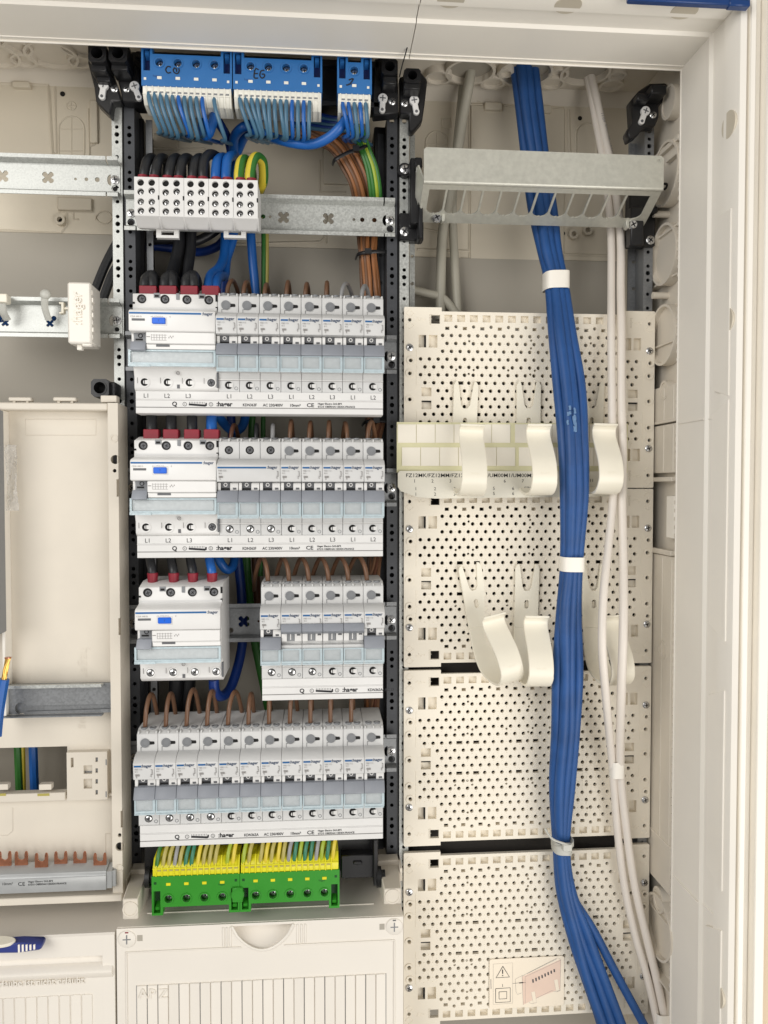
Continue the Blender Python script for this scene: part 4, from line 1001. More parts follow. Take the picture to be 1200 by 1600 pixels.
b = MB((xp+PLW/2, 757, -460)); b.box(xp+2, xp+PLW-2, 757, 758.5, -480, W(800, 600, 757).z)  # added sheet; its near-black colour stands in for shade behind the plates
tag(b.build('shade_board', mat('shade_brown', (50, 46, 42), 0.8, scale=20)), 'added dark board standing in for the shade behind the ivory perforated plates', 'board')
# ------------------------------------------------------------------ ivory hooks
def hook():
    t = thing('cable_hook', 'x', 'hook', (0, 0, 0), 'ivory plastic hooks on the perforated plates')
    b = MB(); w2 = 11.3
    out = [(-w2, -60), (-w2, -22), (-w2-0.2, -4), (-w2+1.6, -0.5), (-w2+3.4, 0), (-w2+4.4, -4), (-4.2, -22), (-2, -25.2), (2, -25.2), (4.2, -22), (w2-4.4, -4), (w2-3.4, 0), (w2-1.6, -0.5), (w2+0.2, -4), (w2, -22), (w2, -60)]
    slot = [(2.1*math.cos(q), -38+(2.0 if math.sin(q) > 0 else -2.0)+2.1*math.sin(q)) for q in [2*math.pi*k/14 for k in range(14)]]
    b.plate(out, [slot], -2.2, 0); b.build('fork_blade', clip_m, t)
    # J-shaped ribbon
    path = [(1.1, -59.9), (1.4, -76), (4.0, -89), (10, -98), (20, -103), (34, -105), (47, -103.5), (55, -97), (57, -88), (53, -76), (44, -64), (36.5, -55), (35, -48.5), (38, -44.5), (41, -43.5)]
    P = [Vector((0, -d, z)) for d, z in path]; Q = []
    for i in range(len(P)-1):
        p0 = P[max(i-1, 0)]; p1 = P[i]; p2 = P[i+1]; p3 = P[min(i+2, len(P)-1)]
        for k in range(4):
            u = k/4; Q.append(0.5*((2*p1)+(p2-p0)*u+(2*p0-5*p1+4*p2-p3)*u*u+(3*p1-p0-3*p2+p3)*u**3))
    Q.append(P[-1]); th = 1.1; vs = []; m = len(Q)
    for i, p in enumerate(Q):
        tg = (Q[min(i+1, m-1)]-Q[max(i-1, 0)]).normalized(); nn = Vector((0, -tg.z, tg.y))
        wx = w2 if i < 30 else w2-0.3
        for (sx, sn) in ((-1, -1), (1, -1), (1, 1), (-1, 1)): vs.append(p+Vector((sx*wx, 0, 0))+nn*th*sn)
    fs = [(i*4+k, i*4+(k+1) % 4, (i+1)*4+(k+1) % 4, (i+1)*4+k) for i in range(m-1) for k in range(4)]+[(3, 2, 1, 0), ((m-1)*4, (m-1)*4+1, (m-1)*4+2, (m-1)*4+3)]
    b = MB(); b.add(vs, fs); b.build('curved_leaf', clip_m, t, bevel=0.5)
    text('16x23', 3.2, clip_m, t, (-4, -58.1, -88), name='embossed_lettering')
    return t
hk = hook()
HKS = [(728, 596, 0.03, 'upper row hook furthest left, in front of the paper label sheet'), (825.5, 596, 0.0, 'middle hook of the upper row, just left of the blue cable bundle'), (925, 596, 0.02, 'right hook of the upper row, between the blue bundle and white cables'),
       (732, 881, -0.19, 'tilted hook at the left of the lower row, leaning to the right'), (823.5, 881, 0.02, 'upright middle hook of the lower row, touching the blue cable bundle'), (925, 881, -0.04, 'right hook of the lower row, crossed by the white cables')]
for i, (px, py, a, lb) in enumerate(HKS):
    p = W(px, py, PY_-1.2); o = hk if i == 0 else dup(hk, p, lb)
    o.location = p*S; o['label'] = lb; o.rotation_euler.y = a; o.rotation_euler.z = (0, 0, 0, 0.22, 0, 0.1)[i]
hk.rotation_euler.y = HKS[0][2]
# ------------------------------------------------------------------ label sheet
LY = 727.0
p, q = W(620, 660, LY), W(980, 779, LY); c = (p.x, LY, q.z)
ls = thing('label_sheet', 'unused sheet of blank labels with printed band tucked behind the upper hooks', 'label sheet', c)
zt_, zb_ = W(700, 660, LY).z, W(700, 735, LY).z
b = MB(c); b.box(p.x, q.x, LY, LY+0.8, zb_-2, zt_); b.build('backing', backing, ls)
def cards(xs_, y0, y1):
    for a, d in zip(xs_[:-1], xs_[1:]):
        P_, Q_ = W(a+0.5, y0, LY), W(d-0.5, y1, LY); b = MB(c); b.box(P_.x, Q_.x, LY-0.7, LY-0.05, Q_.z, P_.z); b.build('paper_card', paper, ls)
cards([621+29.4*k for k in range(7)], 663, 692); cards([804+29.2*k for k in range(7)], 663, 692)
cards([627.5+29.6*k for k in range(7)], 699, 728); cards([810+29.4*k for k in range(6)]+[978], 699, 728)
b = MB(c)
z0_, z1_ = W(700, 736, LY).z, W(700, 779, LY).z; vs = []; n = 20
poly = [(p.x+0.8, z0_-2), (p.x+2.5, z0_), (q.x-2.5, z0_), (q.x-0.8, z0_-2), (q.x-0.6, z1_+4), (q.x-4, z1_+2), (p.x+35, z1_), (p.x+18, z1_+1.5), (p.x+3, z1_+7), (p.x+0.8, z1_+11)]
b.plate(poly, [], LY-2.2, LY-0.1); bd = b.build('printed_band', band_m, ls)
def lt(s, px, py, size, sx=1.0, bold=0.0, rot=0.0):
    P_ = W(px, py, LY-2.4); text(s, size, ink, bd, (P_.x, LY-2.35, P_.z), off=c, sx=sx, bold=bold, rot=rot)
lt('FZ12MK/FZ12MM/FZ12MP', 634, 745.5, 4.8, 1.12, 0.008); lt('/UM00M1/UM00M2', 762, 745.5, 4.8, 1.12, 0.008)
for s_, x, y in (('1', 646, 754), ('2', 674, 754), ('3', 702, 754), ('6', 787, 754), ('7', 815, 754), ('1', 648, 766), ('2', 678, 766), ('3', 708.5, 766), ('1', 648, 774.5), ('2', 678, 774.5), ('3', 708.5, 774.5), ('5', 770, 765.5), ('6', 800, 765.5), ('5', 770, 773.5), ('6', 800, 773.5), ('FZ0', 819, 765.5), ('FZ0', 819, 773.5), ('11', 921, 753)): lt(s_, x, y, 4.2)
lt('UM00', 974, 737, 3.4, rot=-math.pi/2, bold=0.01)
# ------------------------------------------------------------------ warning sticker
SY = 738.6
P4 = [W(765, 1500, SY), W(765, 1576.5, SY), W(881, 1571, SY), W(881, 1493, SY)]
x0, x1 = P4[0].x, P4[2].x; zt_, zb_ = (P4[0].z+P4[3].z)/2, (P4[1].z+P4[2].z)/2; cc = (x0, SY, zb_)
st = thing('warning_sticker', 'cream warning sticker with triangle and pink panel drawing on the lowest plate', 'sticker', cc)
def rr(x0, x1, z0, z1, r):
    P = []
    for (cx, cz, a0) in ((x1-r, z1-r, 0), (x0+r, z1-r, 1), (x0+r, z0+r, 2), (x1-r, z0+r, 3)):
        for k in range(5): a = (a0+k/4)*math.pi/2; P.append((cx+r*math.cos(a), cz+r*math.sin(a)))
    return P
b = MB(cc); b.plate(rr(x0, x1, zb_, zt_, 2.2), [], SY, SY+0.5); b.build('paper', sticker_m, st)
def SP(u, v):   # pixels of an 8x enlargement of the sticker
    q = W(750+u/8, 1480+v/8, SY); return Vector((q.x, SY-0.12, q.z))
def ln(pts, r=0.16, m=ink, nm='printed_line'):
    b = MB(cc); b.tube([SP(*p) for p in pts], r, 4, smooth=False); return b.build(nm, m, st)
b = MB(cc); P = [SP(*k) for k in ((540, 720), (525, 370), (1010, 150), (1000, 520), (700, 640))]; b.prism([(k.x, k.z) for k in P], SY-0.08, SY+0.1, 'y'); b.build('printed_panel', pink_ink, st)
ln([(165, 210), (408, 195), (408, 700), (165, 715), (165, 210)], 0.09, greyink)
ln([(285, 238), (368, 372), (200, 382), (285, 238)], 0.34); ln([(282, 280), (283, 330)], 0.5); ln([(283, 350), (283, 358)], 0.6); ln([(282, 460), (282, 495)], 0.2)
ln([(195, 518), (378, 506), (378, 682), (195, 692), (195, 518)], 0.28); ln([(238, 558), (334, 552), (334, 642), (238, 648), (238, 558)], 0.28)
ln([(408, 452), (570, 440)], 0.14); ln([(490, 446), (540, 442)], 0.5)
ln([(540, 720), (525, 355), (440, 400), (450, 560), (470, 590), (520, 570)], 0.12, greyink); ln([(525, 360), (960, 135), (1010, 150), (1000, 540), (960, 560)], 0.12, greyink)
ln([(565, 700), (565, 370), (1010, 160)], 0.12, greyink); ln([(700, 640), (900, 540)], 0.12, greyink); ln([(590, 330), (960, 145)], 0.12, greyink)
for k in range(8): ln([(660+k*38, 400-k*18), (664+k*38, 440-k*19)], 0.75, MATS['dark_grey_plastic'])
for (u, v) in ((670, 620), (955, 470)):
    b = MB(cc); P = [SP(u-30, v-60), SP(u+15, v-70), SP(u+35, v+60), SP(u-5, v+75)]; b.prism([(k.x, k.z) for k in P], SY-0.2, SY-0.05, 'y'); b.build('printed_hook', sticker_m, st)
    ln([(u-30, v-60), (u-5, v+75), (u+35, v+60), (u+15, v-70)], 0.1, greyink); ln([(u-60, v+70), (u-20, v+85), (u+40, v+70)], 0.1, greyink)
ln([(135, 400), (138, 520)], 0.3, greyink)

# ------------------------------------------------------------------ slotted steel cable comb
xa, xb = 91.0, 304.6; zc_t, zc_m, zc_b = 292.8, 263.0, 243.0; ca_ = ((xa+xb)/2, 738, zc_b)
cm_ = thing('cable_comb', 'bent steel cable comb with twelve open slots above the right compartment', 'cable comb', ca_)
b = MB(ca_); b.plate([(xa+2, zc_t), (xb-2, zc_t-0.6), (xb, zc_t-2.6), (xb, zc_m+2), (xa, zc_m+2), (xa, zc_t-2)], [circ(xb-4.5, zc_t-5.2, 1.6, 12)], 694, 695.6, floor={0: 695}); b.build('front_flange', comb_m, cm_)
b = MB(ca_); b.tube([(xa, 696.4, zc_m+1.6), (xb, 696.4, zc_m+1.6)], 2.4, 10, smooth=False); b.build('bend', comb_m, cm_)
# slotted web, built flat and folded back
L = math.hypot(42, 20); hs = []
wx = [xa+5.2+k*16.25 for k in range(13)]; wx[-1] = xb-7
for a, d in zip(wx[:-1], wx[1:]):
    lo = L*0.69; P = [(a+0.9, -7.0), (d-0.9, -7.0)]
    mid = (a+d)/2; hw = (d-a)/2-0.9
    P += [(mid+hw, -lo+2)]
    for k in range(9):
        x = mid+hw*(0.92-k*0.23); P.append((x, -lo-(0.0 if k in (0, 8) else 1.6 if k in (1, 7) else 3.2)-(0.8 if k % 2 else 0)))
    P += [(mid-hw, -lo+2)]
    hs.append(list(reversed(P)))
b = MB(ca_); b.plate([(xa, 0), (xb, 0), (xb, -L*0.55), (xb-0.5, -L+0.5), (xb-1.5, -L), (xa+1, -L), (xa, -L+1)], hs, 0, 1.5)
ang = math.atan2(42, 20)
M = Matrix.Translation((0, 696.5, zc_m+0.2)) @ Matrix.Rotation(ang, 4, 'X'); b.xf(M); b.build('slotted_web', comb_m, cm_)
for px, py in ((682, 341), (988, 352)):
    p = W(px, py, 733); b = MB(ca_); b.screw((p.x, p.y, p.z), 4.6, rot=0.5, h=3.5); b.build('screw', [screw_m, ink], cm_)
    b = MB(ca_); s = 1 if px < 800 else -1; b.prism([(p.x+s*4.5, p.z-4), (p.x+s*7.2, p.z-3), (p.x+s*7.6, p.z+5), (p.x+s*4.6, p.z+4)], 729, 737, 'y'); b.build('bent_lug', comb_m, cm_, bevel=0.4)
b = MB(ca_); P = [W(650, 262, 710), W(653, 258, 700), W(663, 284, 700), W(655, 340, 730), W(648, 325, 735)]
b.add([tuple(k) for k in P]+[(k.x+1.2, k.y, k.z) for k in P], [(0, 1, 2, 3, 4), (9, 8, 7, 6, 5)]+[(i, (i+1) % 5, (i+1) % 5+5, i+5) for i in range(5)]); b.build('side_ear', comb_m, cm_)
def comb_mount(label, blocks, screws, Y=742):
    p0 = W(blocks[0][0], blocks[0][1], Y); t = thing('comb_bracket', label, 'bracket', p0)
    for (x0, y0, x1, y1, ya, yb) in blocks:
        p, q = W(x0, y0, ya), W(x1, y1, ya); b = MB(p0); b.box(p.x, q.x, ya, yb, q.z, p.z); b.build('bracket_block', black, t, bevel=1.2)
    for (x, y, yy) in screws:
        p = W(x, y, yy); b = MB(p0); b.screw((p.x, yy, p.z), 4.2, rot=0.9, h=1.6); b.build('screw', [screw_m, ink], t)
comb_mount('left black bracket bolted to the bright upright under the cable comb', [(624, 332, 662, 376, 740, 752), (641, 246, 656, 350, 726, 750), (654, 312, 661, 372, 722, 742), (648, 245, 660, 262, 716, 730)], [(632, 362, 740)])
comb_mount('right black bracket bolted to the far right upright under the cable comb', [(984, 300, 1024, 385, 740, 752), (986, 322, 1006, 384, 730, 742), (1018, 322, 1029, 332, 728, 741)], [(1016, 375.5, 740)])
p = W(632, 267, 742); b = MB(p); b.cyl((p.x, 739, p.z), 6.3, 6, n=20); b.screw((p.x, 739, p.z), 4.6, rot=0.2, h=1.6)
bb = b.build('clamp_screw', [black, ink]); tag(bb, 'black round clamp on the bright upright above the comb bracket', 'clamp')
b = MB(p); b.screw((p.x, 738.9, p.z), 4.4, rot=0.2, h=2); b.build('screw', [screw_m, ink], bb)
b = MB(W(1040, 290, 715)); b.tube([W(1038, 287, 712), W(1042, 288, 713), W(1041, 293, 714), W(1038, 296, 714)], 1.1, 6); tag(b.build('black_clip', black), 'small black clip at the right end of the steel cable comb', 'clip')
# ------------------------------------------------------------------ data cables, white and grey cables
def bundle_pt(px, py, Y): return (px, py, Y)
DP = [(818, 88, 766), (827, 170, 768), (838, 260, 764), (848, 330, 758), (858, 390, 748), (869, 440, 736), (880, 520, 716), (889, 600, 704), (895, 680, 696), (896, 770, 694), (893, 880, 696), (889, 960, 696), (887, 1050, 698), (884, 1140, 704), (880, 1230, 712), (877, 1320, 720), (884, 1390, 722), (902, 1460, 722), (925, 1530, 722), (952, 1610, 722)]
HW = [23, 23, 22, 21, 19, 18, 21, 23, 24, 22, 17, 20, 22, 22, 20, 13, 15, 20, 24, 30]
strands = [(-1.0, 2, 'left outer'), (-0.35, -4, 'left front'), (0.35, -2, 'right front'), (1.0, 1, 'right outer'), (0.75, 6, 'rear right'), (-0.5, 7, 'hidden rear')]
random.seed(11)
for k, (s, dy, nm) in enumerate(strands):
    pts = []
    for i, ((x, y, Y), h) in enumerate(zip(DP, HW)):
        j = 0 if h < 19 else random.uniform(-2.0, 2.0)
        hh = h-7.2
        pts.append((x+s*hh+j, y, Y+dy*(0.6 if h < 19 else 1.0)+(0 if h < 19 else random.uniform(-1, 1))))
    if k == 4: pts[-3:] = [(928, 1455, 722), (962, 1520, 722), (1012, 1612, 724)]
    if k == 3: pts[-3:] = [(916, 1455, 719), (940, 1520, 718), (975, 1612, 720)]
    if k == 0: pts[-3:] = [(893, 1460, 720), (916, 1530, 720), (945, 1612, 722)]
    cable('data_cable', 'blue network cable, the %s strand of the tied bundle' % nm, pts, (4.8 if k < 4 else 4.2), data_w, 'blue network cables of the tied bundle', n=10, cat='cable')
def band(label, px, py, Y, wpx, hpx, m, depth=15, tilt=0, nm='cable_tie', tail=False):
    p = W(px, py, Y); hw = wpx/2*Y/1250; hh = hpx/2*Y/1250; b = MB(p); n = 24; vs = []
    for (r, z) in ((1.0, hh), (1.0, -hh), (0.93, -hh), (0.93, hh)):
        for i in range(n):
            a = 2*math.pi*i/n; ca, sa = math.cos(a), math.sin(a)
            vs.append((p.x+hw*r*abs(ca)**0.6*(1 if ca > 0 else -1), p.y+depth/2*r*abs(sa)**0.6*(1 if sa > 0 else -1), p.z+z+tilt*ca*hw))
    fs = [(k*n+i, k*n+(i+1) % n, ((k+1) % 4)*n+(i+1) % n, ((k+1) % 4)*n+i) for k in range(4) for i in range(n)]
    b.add(vs, fs)
    if tail: b.box(p.x-hw-2, p.x-hw+6, p.y-depth/2-2.5, p.y-depth/2+2, p.z-1, p.z+6)
    return tag(b.build(nm, m), label, 'cable tie')
band('wide white strap round the blue bundle just below the steel comb', 868.5, 440, 736, 40, 27, frame_m, 22, 0.06)
band('white strap round the blue bundle between the two rows of hooks', 893, 881, 695, 38, 23, frame_m, 20, -0.03)
bt = band('knotted white tie round the blue bundle near the bottom plates', 877.5, 1321, 719, 30, 18, milky, 20, -0.12)
band('second turn of the knotted white tie round the lower blue bundle', 878.5, 1316, 718.5, 33, 7, milky, 22, 0.25)
p = W(886, 1324, 705); b = MB(p); b.box(p.x-4, p.x+4, 703, 708, p.z-3, p.z+3); b.tube([(p.x+2, 705, p.z+2), (p.x-14, 703, p.z+9), (p.x-20, 708, p.z+17)], 1.2, 6)
tag(b.build('tie_lock', milky, bevel=0.3), 'milky lock and cut tail of the lower white tie', 'tie lock')
b = MB(W(892, 628, 687)); random.seed(2)
for k in range(16):
    x = 889+random.choice((0, 1, 8, 9))+random.uniform(-2, 2); y = 628+random.uniform(0, 44); h_ = random.uniform(2, 7)
    b.tube([W(x, y, 688.2), W(x+random.uniform(-1, 1), y+h_, 688.0), W(x+0.6, y+2*h_, 688.4)], random.uniform(0.5, 1.1), 6, flat=0.9)
tag(b.build('paint_smear', whitesmear), 'pale paint smear on the blue bundle beside the label sheet', 'paint mark'); SC.objects['paint_smear']['kind'] = 'stuff'
wl = [(913, 92, 778), (922, 140, 780), (933, 200, 778), (944, 260, 772), (952, 330, 762), (955, 380, 752), (955, 450, 738), (955, 520, 722), (956, 620, 714), (957, 700, 710), (958, 770, 706), (951, 850, 696), (943, 930, 680), (941, 1010, 672), (947, 1090, 682), (957, 1200, 714), (964, 1290, 722), (975, 1380, 724), (992, 1460, 724), (1012, 1530, 724), (1030, 1612, 724)]
wr = [(917, 92, 776), (931, 150, 776), (944, 210, 774), (955, 260, 768), (966, 330, 758), (970, 380, 750), (970, 450, 736), (971, 520, 722), (971, 620, 714), (973, 700, 710), (972, 780, 706), (974, 880, 694), (974, 980, 674), (971, 1080, 678), (969, 1200, 712), (978, 1290, 720), (991, 1380, 722), (1009, 1460, 722), (1026, 1530, 722), (1043, 1612, 722)]
cable('white_cable', 'left of the two long white cables right of the blue bundle', wl, 3.6, white_w, 'white cables right of the blue bundle', n=10, cat='cable')
wc = cable('white_cable', 'right of the two long white cables, nearest the cabinet side wall', wr, 3.9, white_w, 'white cables right of the blue bundle', n=10, cat='cable')
pr_ = W(939, 175, 770); text('11/04  PGH  CE  10.MS', 4.2, greyink, wc, (pr_.x+0.2, 771.2, pr_.z), rot=-1.31, off=W(*wr[0]), name='printed_lettering')
band('white tie holding the two white cables together above the third plate edge', 963.5, 1201, 713, 22, 26, frame_m, 13, 0)
band('white tie round the white cables at the very bottom', 1036, 1592, 722, 26, 24, frame_m, 13, 0)
cable('grey_cable', 'long grey sheathed cable dropping behind the left end of the steel comb', [(738, 92, 775), (733, 130, 780), (724, 180, 788), (715, 240, 792), (703, 310, 794), (692, 360, 794), (689, 420, 792), (688, 500, 792)], 5.0, greyc_w, 'grey sheathed cables', n=12, cat='cable')
cable('grey_cable', 'second grey cable beside the first, ending behind the topmost plate', [(728, 92, 785), (722, 150, 797), (714, 230, 800), (707, 310, 800), (710, 400, 798), (716, 500, 795)], 4.4, greyc_w, 'grey sheathed cables', n=12, cat='cable')
cable('grey_cable', 'grey cable curving out from behind the bright upright above the topmost plate', [(640, 452, 790), (665, 458, 792), (692, 466, 792), (714, 492, 792)], 4.2, greyc_w, 'grey sheathed cables', n=12, cat='cable')
# ------------------------------------------------------------------ covers at the bottom
CY = 690.0
xg = -174.6
zf = (W(182, 1452, CY).z+W(633, 1430, CY).z)/2          # upper front edge of the middle cover
cv = thing('meter_cover', 'white moulded cover below the earth terminals, marked A P Z over breakaway strips', 'cover', (-50, 760, zf-130)); cc = (-50, 760, zf-130)
xl_, xr_ = xg+0.8, 73.2
b = MB(cc)
hx0, hx1 = W(362, 1450, CY).x, W(459, 1450, CY).x; hzt, hzb = zf+0.0, zf-24.5
hole = [(hx0, zf-2.5)]+[(hx0+(hx1-hx0)*k/12, zf-2.5-22*math.sin(math.pi*k/12)**0.7) for k in range(1, 12)]+[(hx1, zf-2.5)]
b.plate(rect(xl_, xr_, zf-150, zf-0.4), [hole], CY, CY+2, floor=None)
b.box(xl_, xr_, CY+2, 770, zf-3.2, zf-0.0); b.box(xl_, xl_+2, CY+2, 770, zf-150, zf-3.3); b.box(xr_-2, xr_, CY+2, 770, zf-150, zf-3.3)
b.build('cover_shell', cover_m, cv)
b = MB(cc); n = 16; vs = []
for j in range(6):
    t = j/5; y = CY+1.9+13*math.sin(t*math.pi/2)*1.0
    for i in range(n+1):
        u = i/n; x = hx0+(hx1-hx0)*u; zl_ = zf-2.5-22.4*math.sin(math.pi*u)**0.7
        vs.append((x, y if 0 < i < n else CY+2, zl_+(zf-2.6-zl_)*t*0.97))
b.add(vs, [(j*(n+1)+i, j*(n+1)+i+1, (j+1)*(n+1)+i+1, (j+1)*(n+1)+i) for j in range(5) for i in range(n)]); b.build('finger_recess', cover_m, cv)
b = MB(cc); b.tube([(x, CY-0.2, z) for x, z in [hole[0]]+hole[1:]], 1.3, 6, smooth=False); b.build('recess_rim', cover_m, cv)
for px in (349, 354.5, 360, 465, 471, 477):
    x = W(px, 1455, CY).x; b = MB(cc); b.box(x-0.8, x+0.8, CY-0.8, CY+0.1, zf-20, zf-3); b.build('grip_rib', cover_m, cv, bevel=0.3)
b = MB(cc); zi = zf-20.5
b.box(xl_+7.5, hx0+8, CY-1.1, CY+0.2, zi-1.2, zi); b.build('raised_border', cover_m, cv, bevel=0.3); b = MB(cc); b.box(hx1-8, xr_-7.5, CY-1.1, CY+0.2, zi-1.2, zi); b.build('raised_border', cover_m, cv, bevel=0.3); b = MB(cc)
b.box(xl_+7.5, xl_+8.7, CY-1.1, CY+0.2, zf-150, zi-1.3); b.build('raised_border', cover_m, cv, bevel=0.3); b = MB(cc); b.box(xr_-8.7, xr_-7.5, CY-1.1, CY+0.2, zf-150, zi-1.3); b.build('raised_border', cover_m, cv, bevel=0.3)
for (px, py, s) in ((198.5, 1467, 1), (616, 1447.5, -1)):
    p = W(px, py, CY); f = thing; b = MB(cc); b.cyl((p.x, CY-1.2, p.z), 7.3, 1.5, n=28, r2=7.6); sc_ = b.build('turn_lock', cover_m, cv, bevel=0.3)
    b = MB(cc); b.box(p.x-3.4, p.x+3.4, CY-1.5, CY-1.1, p.z-0.4, p.z+0.4); b.box(p.x-0.45, p.x+0.45, CY-1.55, CY-1.1, p.z-4.0, p.z+4.0); b.build('cross_slot', MATS['cap_grey'], sc_)
    b = MB(cc); b.box(p.x-1.4, p.x+1.4, CY-1.5, CY-1.1, p.z+5.6, p.z+6.6); b.build('lock_mark', red_m if s > 0 else dgrey, sc_)
    b = MB(cc); b.box(p.x+s*8.6, p.x+s*13.0, CY-0.25, CY+0.1, p.z-2.3, p.z+2.8); b.build('square_window', sheet_m, cv)
za, xs0, xs1 = W(213, 1540, CY).z, W(213.5, 1540, CY).x, W(603, 1519, CY).x; wd = (xs1-xs0)/24
for k in range(24):
    b = MB(cc); b.box(xs0+k*wd+0.35, xs0+(k+1)*wd-0.35, CY-1.3, CY+0.1, zf-149.9, za); b.build('breakaway_strip', cover_m, cv, bevel=0.35)
b = MB(cc)
for k in range(25):
    if k % 2 == 0 or k < 3: b.box(xs0+k*wd-0.3, xs0+k*wd+0.3, CY-0.15, CY+0.05, zf-149.9, za)
b.build('strip_gap', MATS['cap_grey'], cv)
for s_, px in (('A', 217), ('P', 233), ('Z', 248.5)):
    p = W(px, 1558, CY); b_ = text(s_, 12.0, cover_m, cv, (p.x, CY-1.75, p.z), off=cc, ext=0.3, name='embossed_letter')
    b_.data = b_.data.copy()
    m_ = b_.modifiers.new('thick', 'SOLIDIFY'); m_.thickness = 0.0012; m_.offset = 0
b = MB(W(230, 1440, 745)); pp = W(300, 1437, 705)
b.box(W(230, 1436, 712).x, W(584, 1412, 712).x, 712, 713.2, zf-0.02, zf+0.7); tag(b.build('cover_ridge', cover_m), 'thin raised ridge along the top of the white A P Z cover', 'ridge')

# lower left cover
zf2 = W(60, 1463, CY).z
cl = thing('meter_cover', 'white moulded cover at the bottom left with raised german warning words', 'cover', (-250, 760, zf2-130)); cc = (-250, 760, zf2-130)
x1_ = xg-1.0; gz = W(120, 1503, CY).z
b = MB(cc); b.prism([(CY, zf2-150), (CY, gz-6.2), (CY+0.3, gz-6.0), (CY+7.5, gz+2.8), (CY+7.5, gz+4), (CY, gz+4.6), (CY, zf2-1.5), (CY+1.5, zf2), (770, zf2), (770, zf2-150)], -420, W(160, 1500, CY).x, 'x')
b.prism([(CY, zf2-150), (CY, zf2-1.5), (CY+1.5, zf2), (770, zf2), (770, zf2-150)], W(160, 1500, CY).x+0.02, x1_, 'x')
b.build('cover_shell', cover_m, cl)
b = MB(cc); b.prism([(CY-4.2, gz-7.8), (CY, gz-14.5), (CY+0.2, gz-14.5), (CY+0.2, gz-6.2), (CY+3, gz-2.5), (CY-3, gz-6.0)], -420, W(176, 1500, CY).x, 'x'); b.build('handle_lip', cover_m, cl, bevel=0.4)
p = W(-3, 1538, CY); o = text('Haube ist nicht erlaubt', 8.2, cover_m, cl, (p.x, CY-0.9, p.z-1.5), off=cc, sx=0.94, bold=0.01, name='embossed_lettering', rot=0.0)
o.data = o.data.copy(); m_ = o.modifiers.new('thick', 'SOLIDIFY'); m_.thickness = 0.0017; m_.offset = 0
zs_ = W(80, 1556, CY).z
for k in range(16):
    xx = W(145, 1560, CY).x-9.25*(k+1)
    b = MB(cc); b.box(xx+0.5, xx+8.75, CY-0.9, CY+0.1, zf2-149.9, zs_); b.build('breakaway_strip', cover_m, cl, bevel=0.3)
# violet blue handled tool resting on the edge of the left cover
p = W(0, 1478, 678); t = thing('handle_tool', 'violet blue plastic grip with a cream ring lying on the lower left cover', 'tool', p)
b = MB(p); P = [W(-25, 1491, 676), W(26, 1490, 676), W(63, 1485, 676), W(65, 1481, 676), W(64, 1475, 676), W(30, 1474, 676), W(-25, 1478, 676)]
b.prism([(k.x, k.z) for k in P], 676, 688, 'y'); b.build('grip_body', toolblue, t, bevel=1.2)
for k in range(5):
    a = W(29.5+k*6, 1476+0*k, 675.8); z0_ = W(30, 1488-k*0.9, 676).z; b = MB(p); b.box(a.x-0.8, a.x+0.8, 675.4, 677, z0_, a.z); b.build('grip_rib', frame_m, t, bevel=0.2)
b = MB(p); c_ = W(6, 1472, 680); b.cyl((c_.x-4, 678, c_.z-1), 13, 6, 'z', 28); b.xf(Matrix.Translation(c_) @ Matrix.Rotation(0.25, 4, 'X') @ Matrix.Diagonal((1.1, 0.42, 0.5, 1)) @ Matrix.Translation(-c_)); b.build('cream_ring', clip_m, t, bevel=0.5)

# ------------------------------------------------------------------ moulded tray of the left compartment
TY, TF = 700.0, 716.0
tr = thing('cable_tray_panel', 'tall cream moulded tray filling the lower left compartment, with a cut-out near the bottom', 'tray', (-260, 716, W(100, 1395, TY).z)); cc = (-260, 716, W(100, 1395, TY).z)
xo = -170.6; xi = W(172, 1000, TY).x; zt_ = W(100, 629, TY).z; zb_ = W(100, 1399, TY).z
oc = [W(-60, 1168, TF), W(105, 1166, TF), W(105, 1234, TF), W(-60, 1236, TF)]
b = MB(cc); xL = W(3, 900, TY).x
b.plate(rect(-430, xi+0.5, zb_, zt_-1), [rect(-429, oc[1].x, oc[2].z, oc[1].z)], TF, TF+2.2); b.build('tray_floor', cream, tr)
hs = [circ(W(177, 718, TY).x+1, W(177, 718, TY).z, 3.9, 18), circ(W(178, 735, TY).x+0.6, W(178, 735, TY).z, 1.6, 12)]
def hol(px, py, r): p = W(px, py, TY); return circ(p.x, p.z, r, 16)
hs = [hol(180, 718, 3.9), hol(179, 735.5, 1.6), hol(187.5, 1323, 3.9), hol(187, 1305, 1.7)]
def slt(px, y0, y1, w_=1.1): p, q = W(px, y0, TY), W(px, y1, TY); return rect((p.x+q.x)/2-w_, (p.x+q.x)/2+w_, q.z, p.z)
hs += [slt(184.2, 749, 776), slt(187.2, 966, 992), slt(190.5, 1267, 1293)]
b = MB(cc); b.plate(rect(xi, xo, zb_, zt_), hs, TY, TY+2.5); b.box(xi, xi+2, TY+2.5, TF, zb_, zt_-0.2); b.box(xo-1.6, xo, TY+2.5, TF+18, zb_, zt_-0.2)
b.build('tray_rib', cream, tr)
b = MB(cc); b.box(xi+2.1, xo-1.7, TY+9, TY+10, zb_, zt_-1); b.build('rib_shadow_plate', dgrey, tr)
for (px, py) in ((178.5, 685), (187, 1356)):
    p = W(px, py, TY); b = MB(cc); b.ring((p.x, TY-0.7, p.z), 2.5, 3.2, 0.9, n=20); b.build('ring_mark', cream, tr)
b = MB(cc); b.box(-430, xi-0.05, TY+0.5, TF+2, zt_-6.4, zt_-0.05); b.build('top_lip', cream, tr, bevel=1.0)
b = MB(cc); b.box(-430, xo, TY-3, TF+16, zb_-6, zb_+0.4); b.build('bottom_shelf', cream, tr, bevel=0.8)
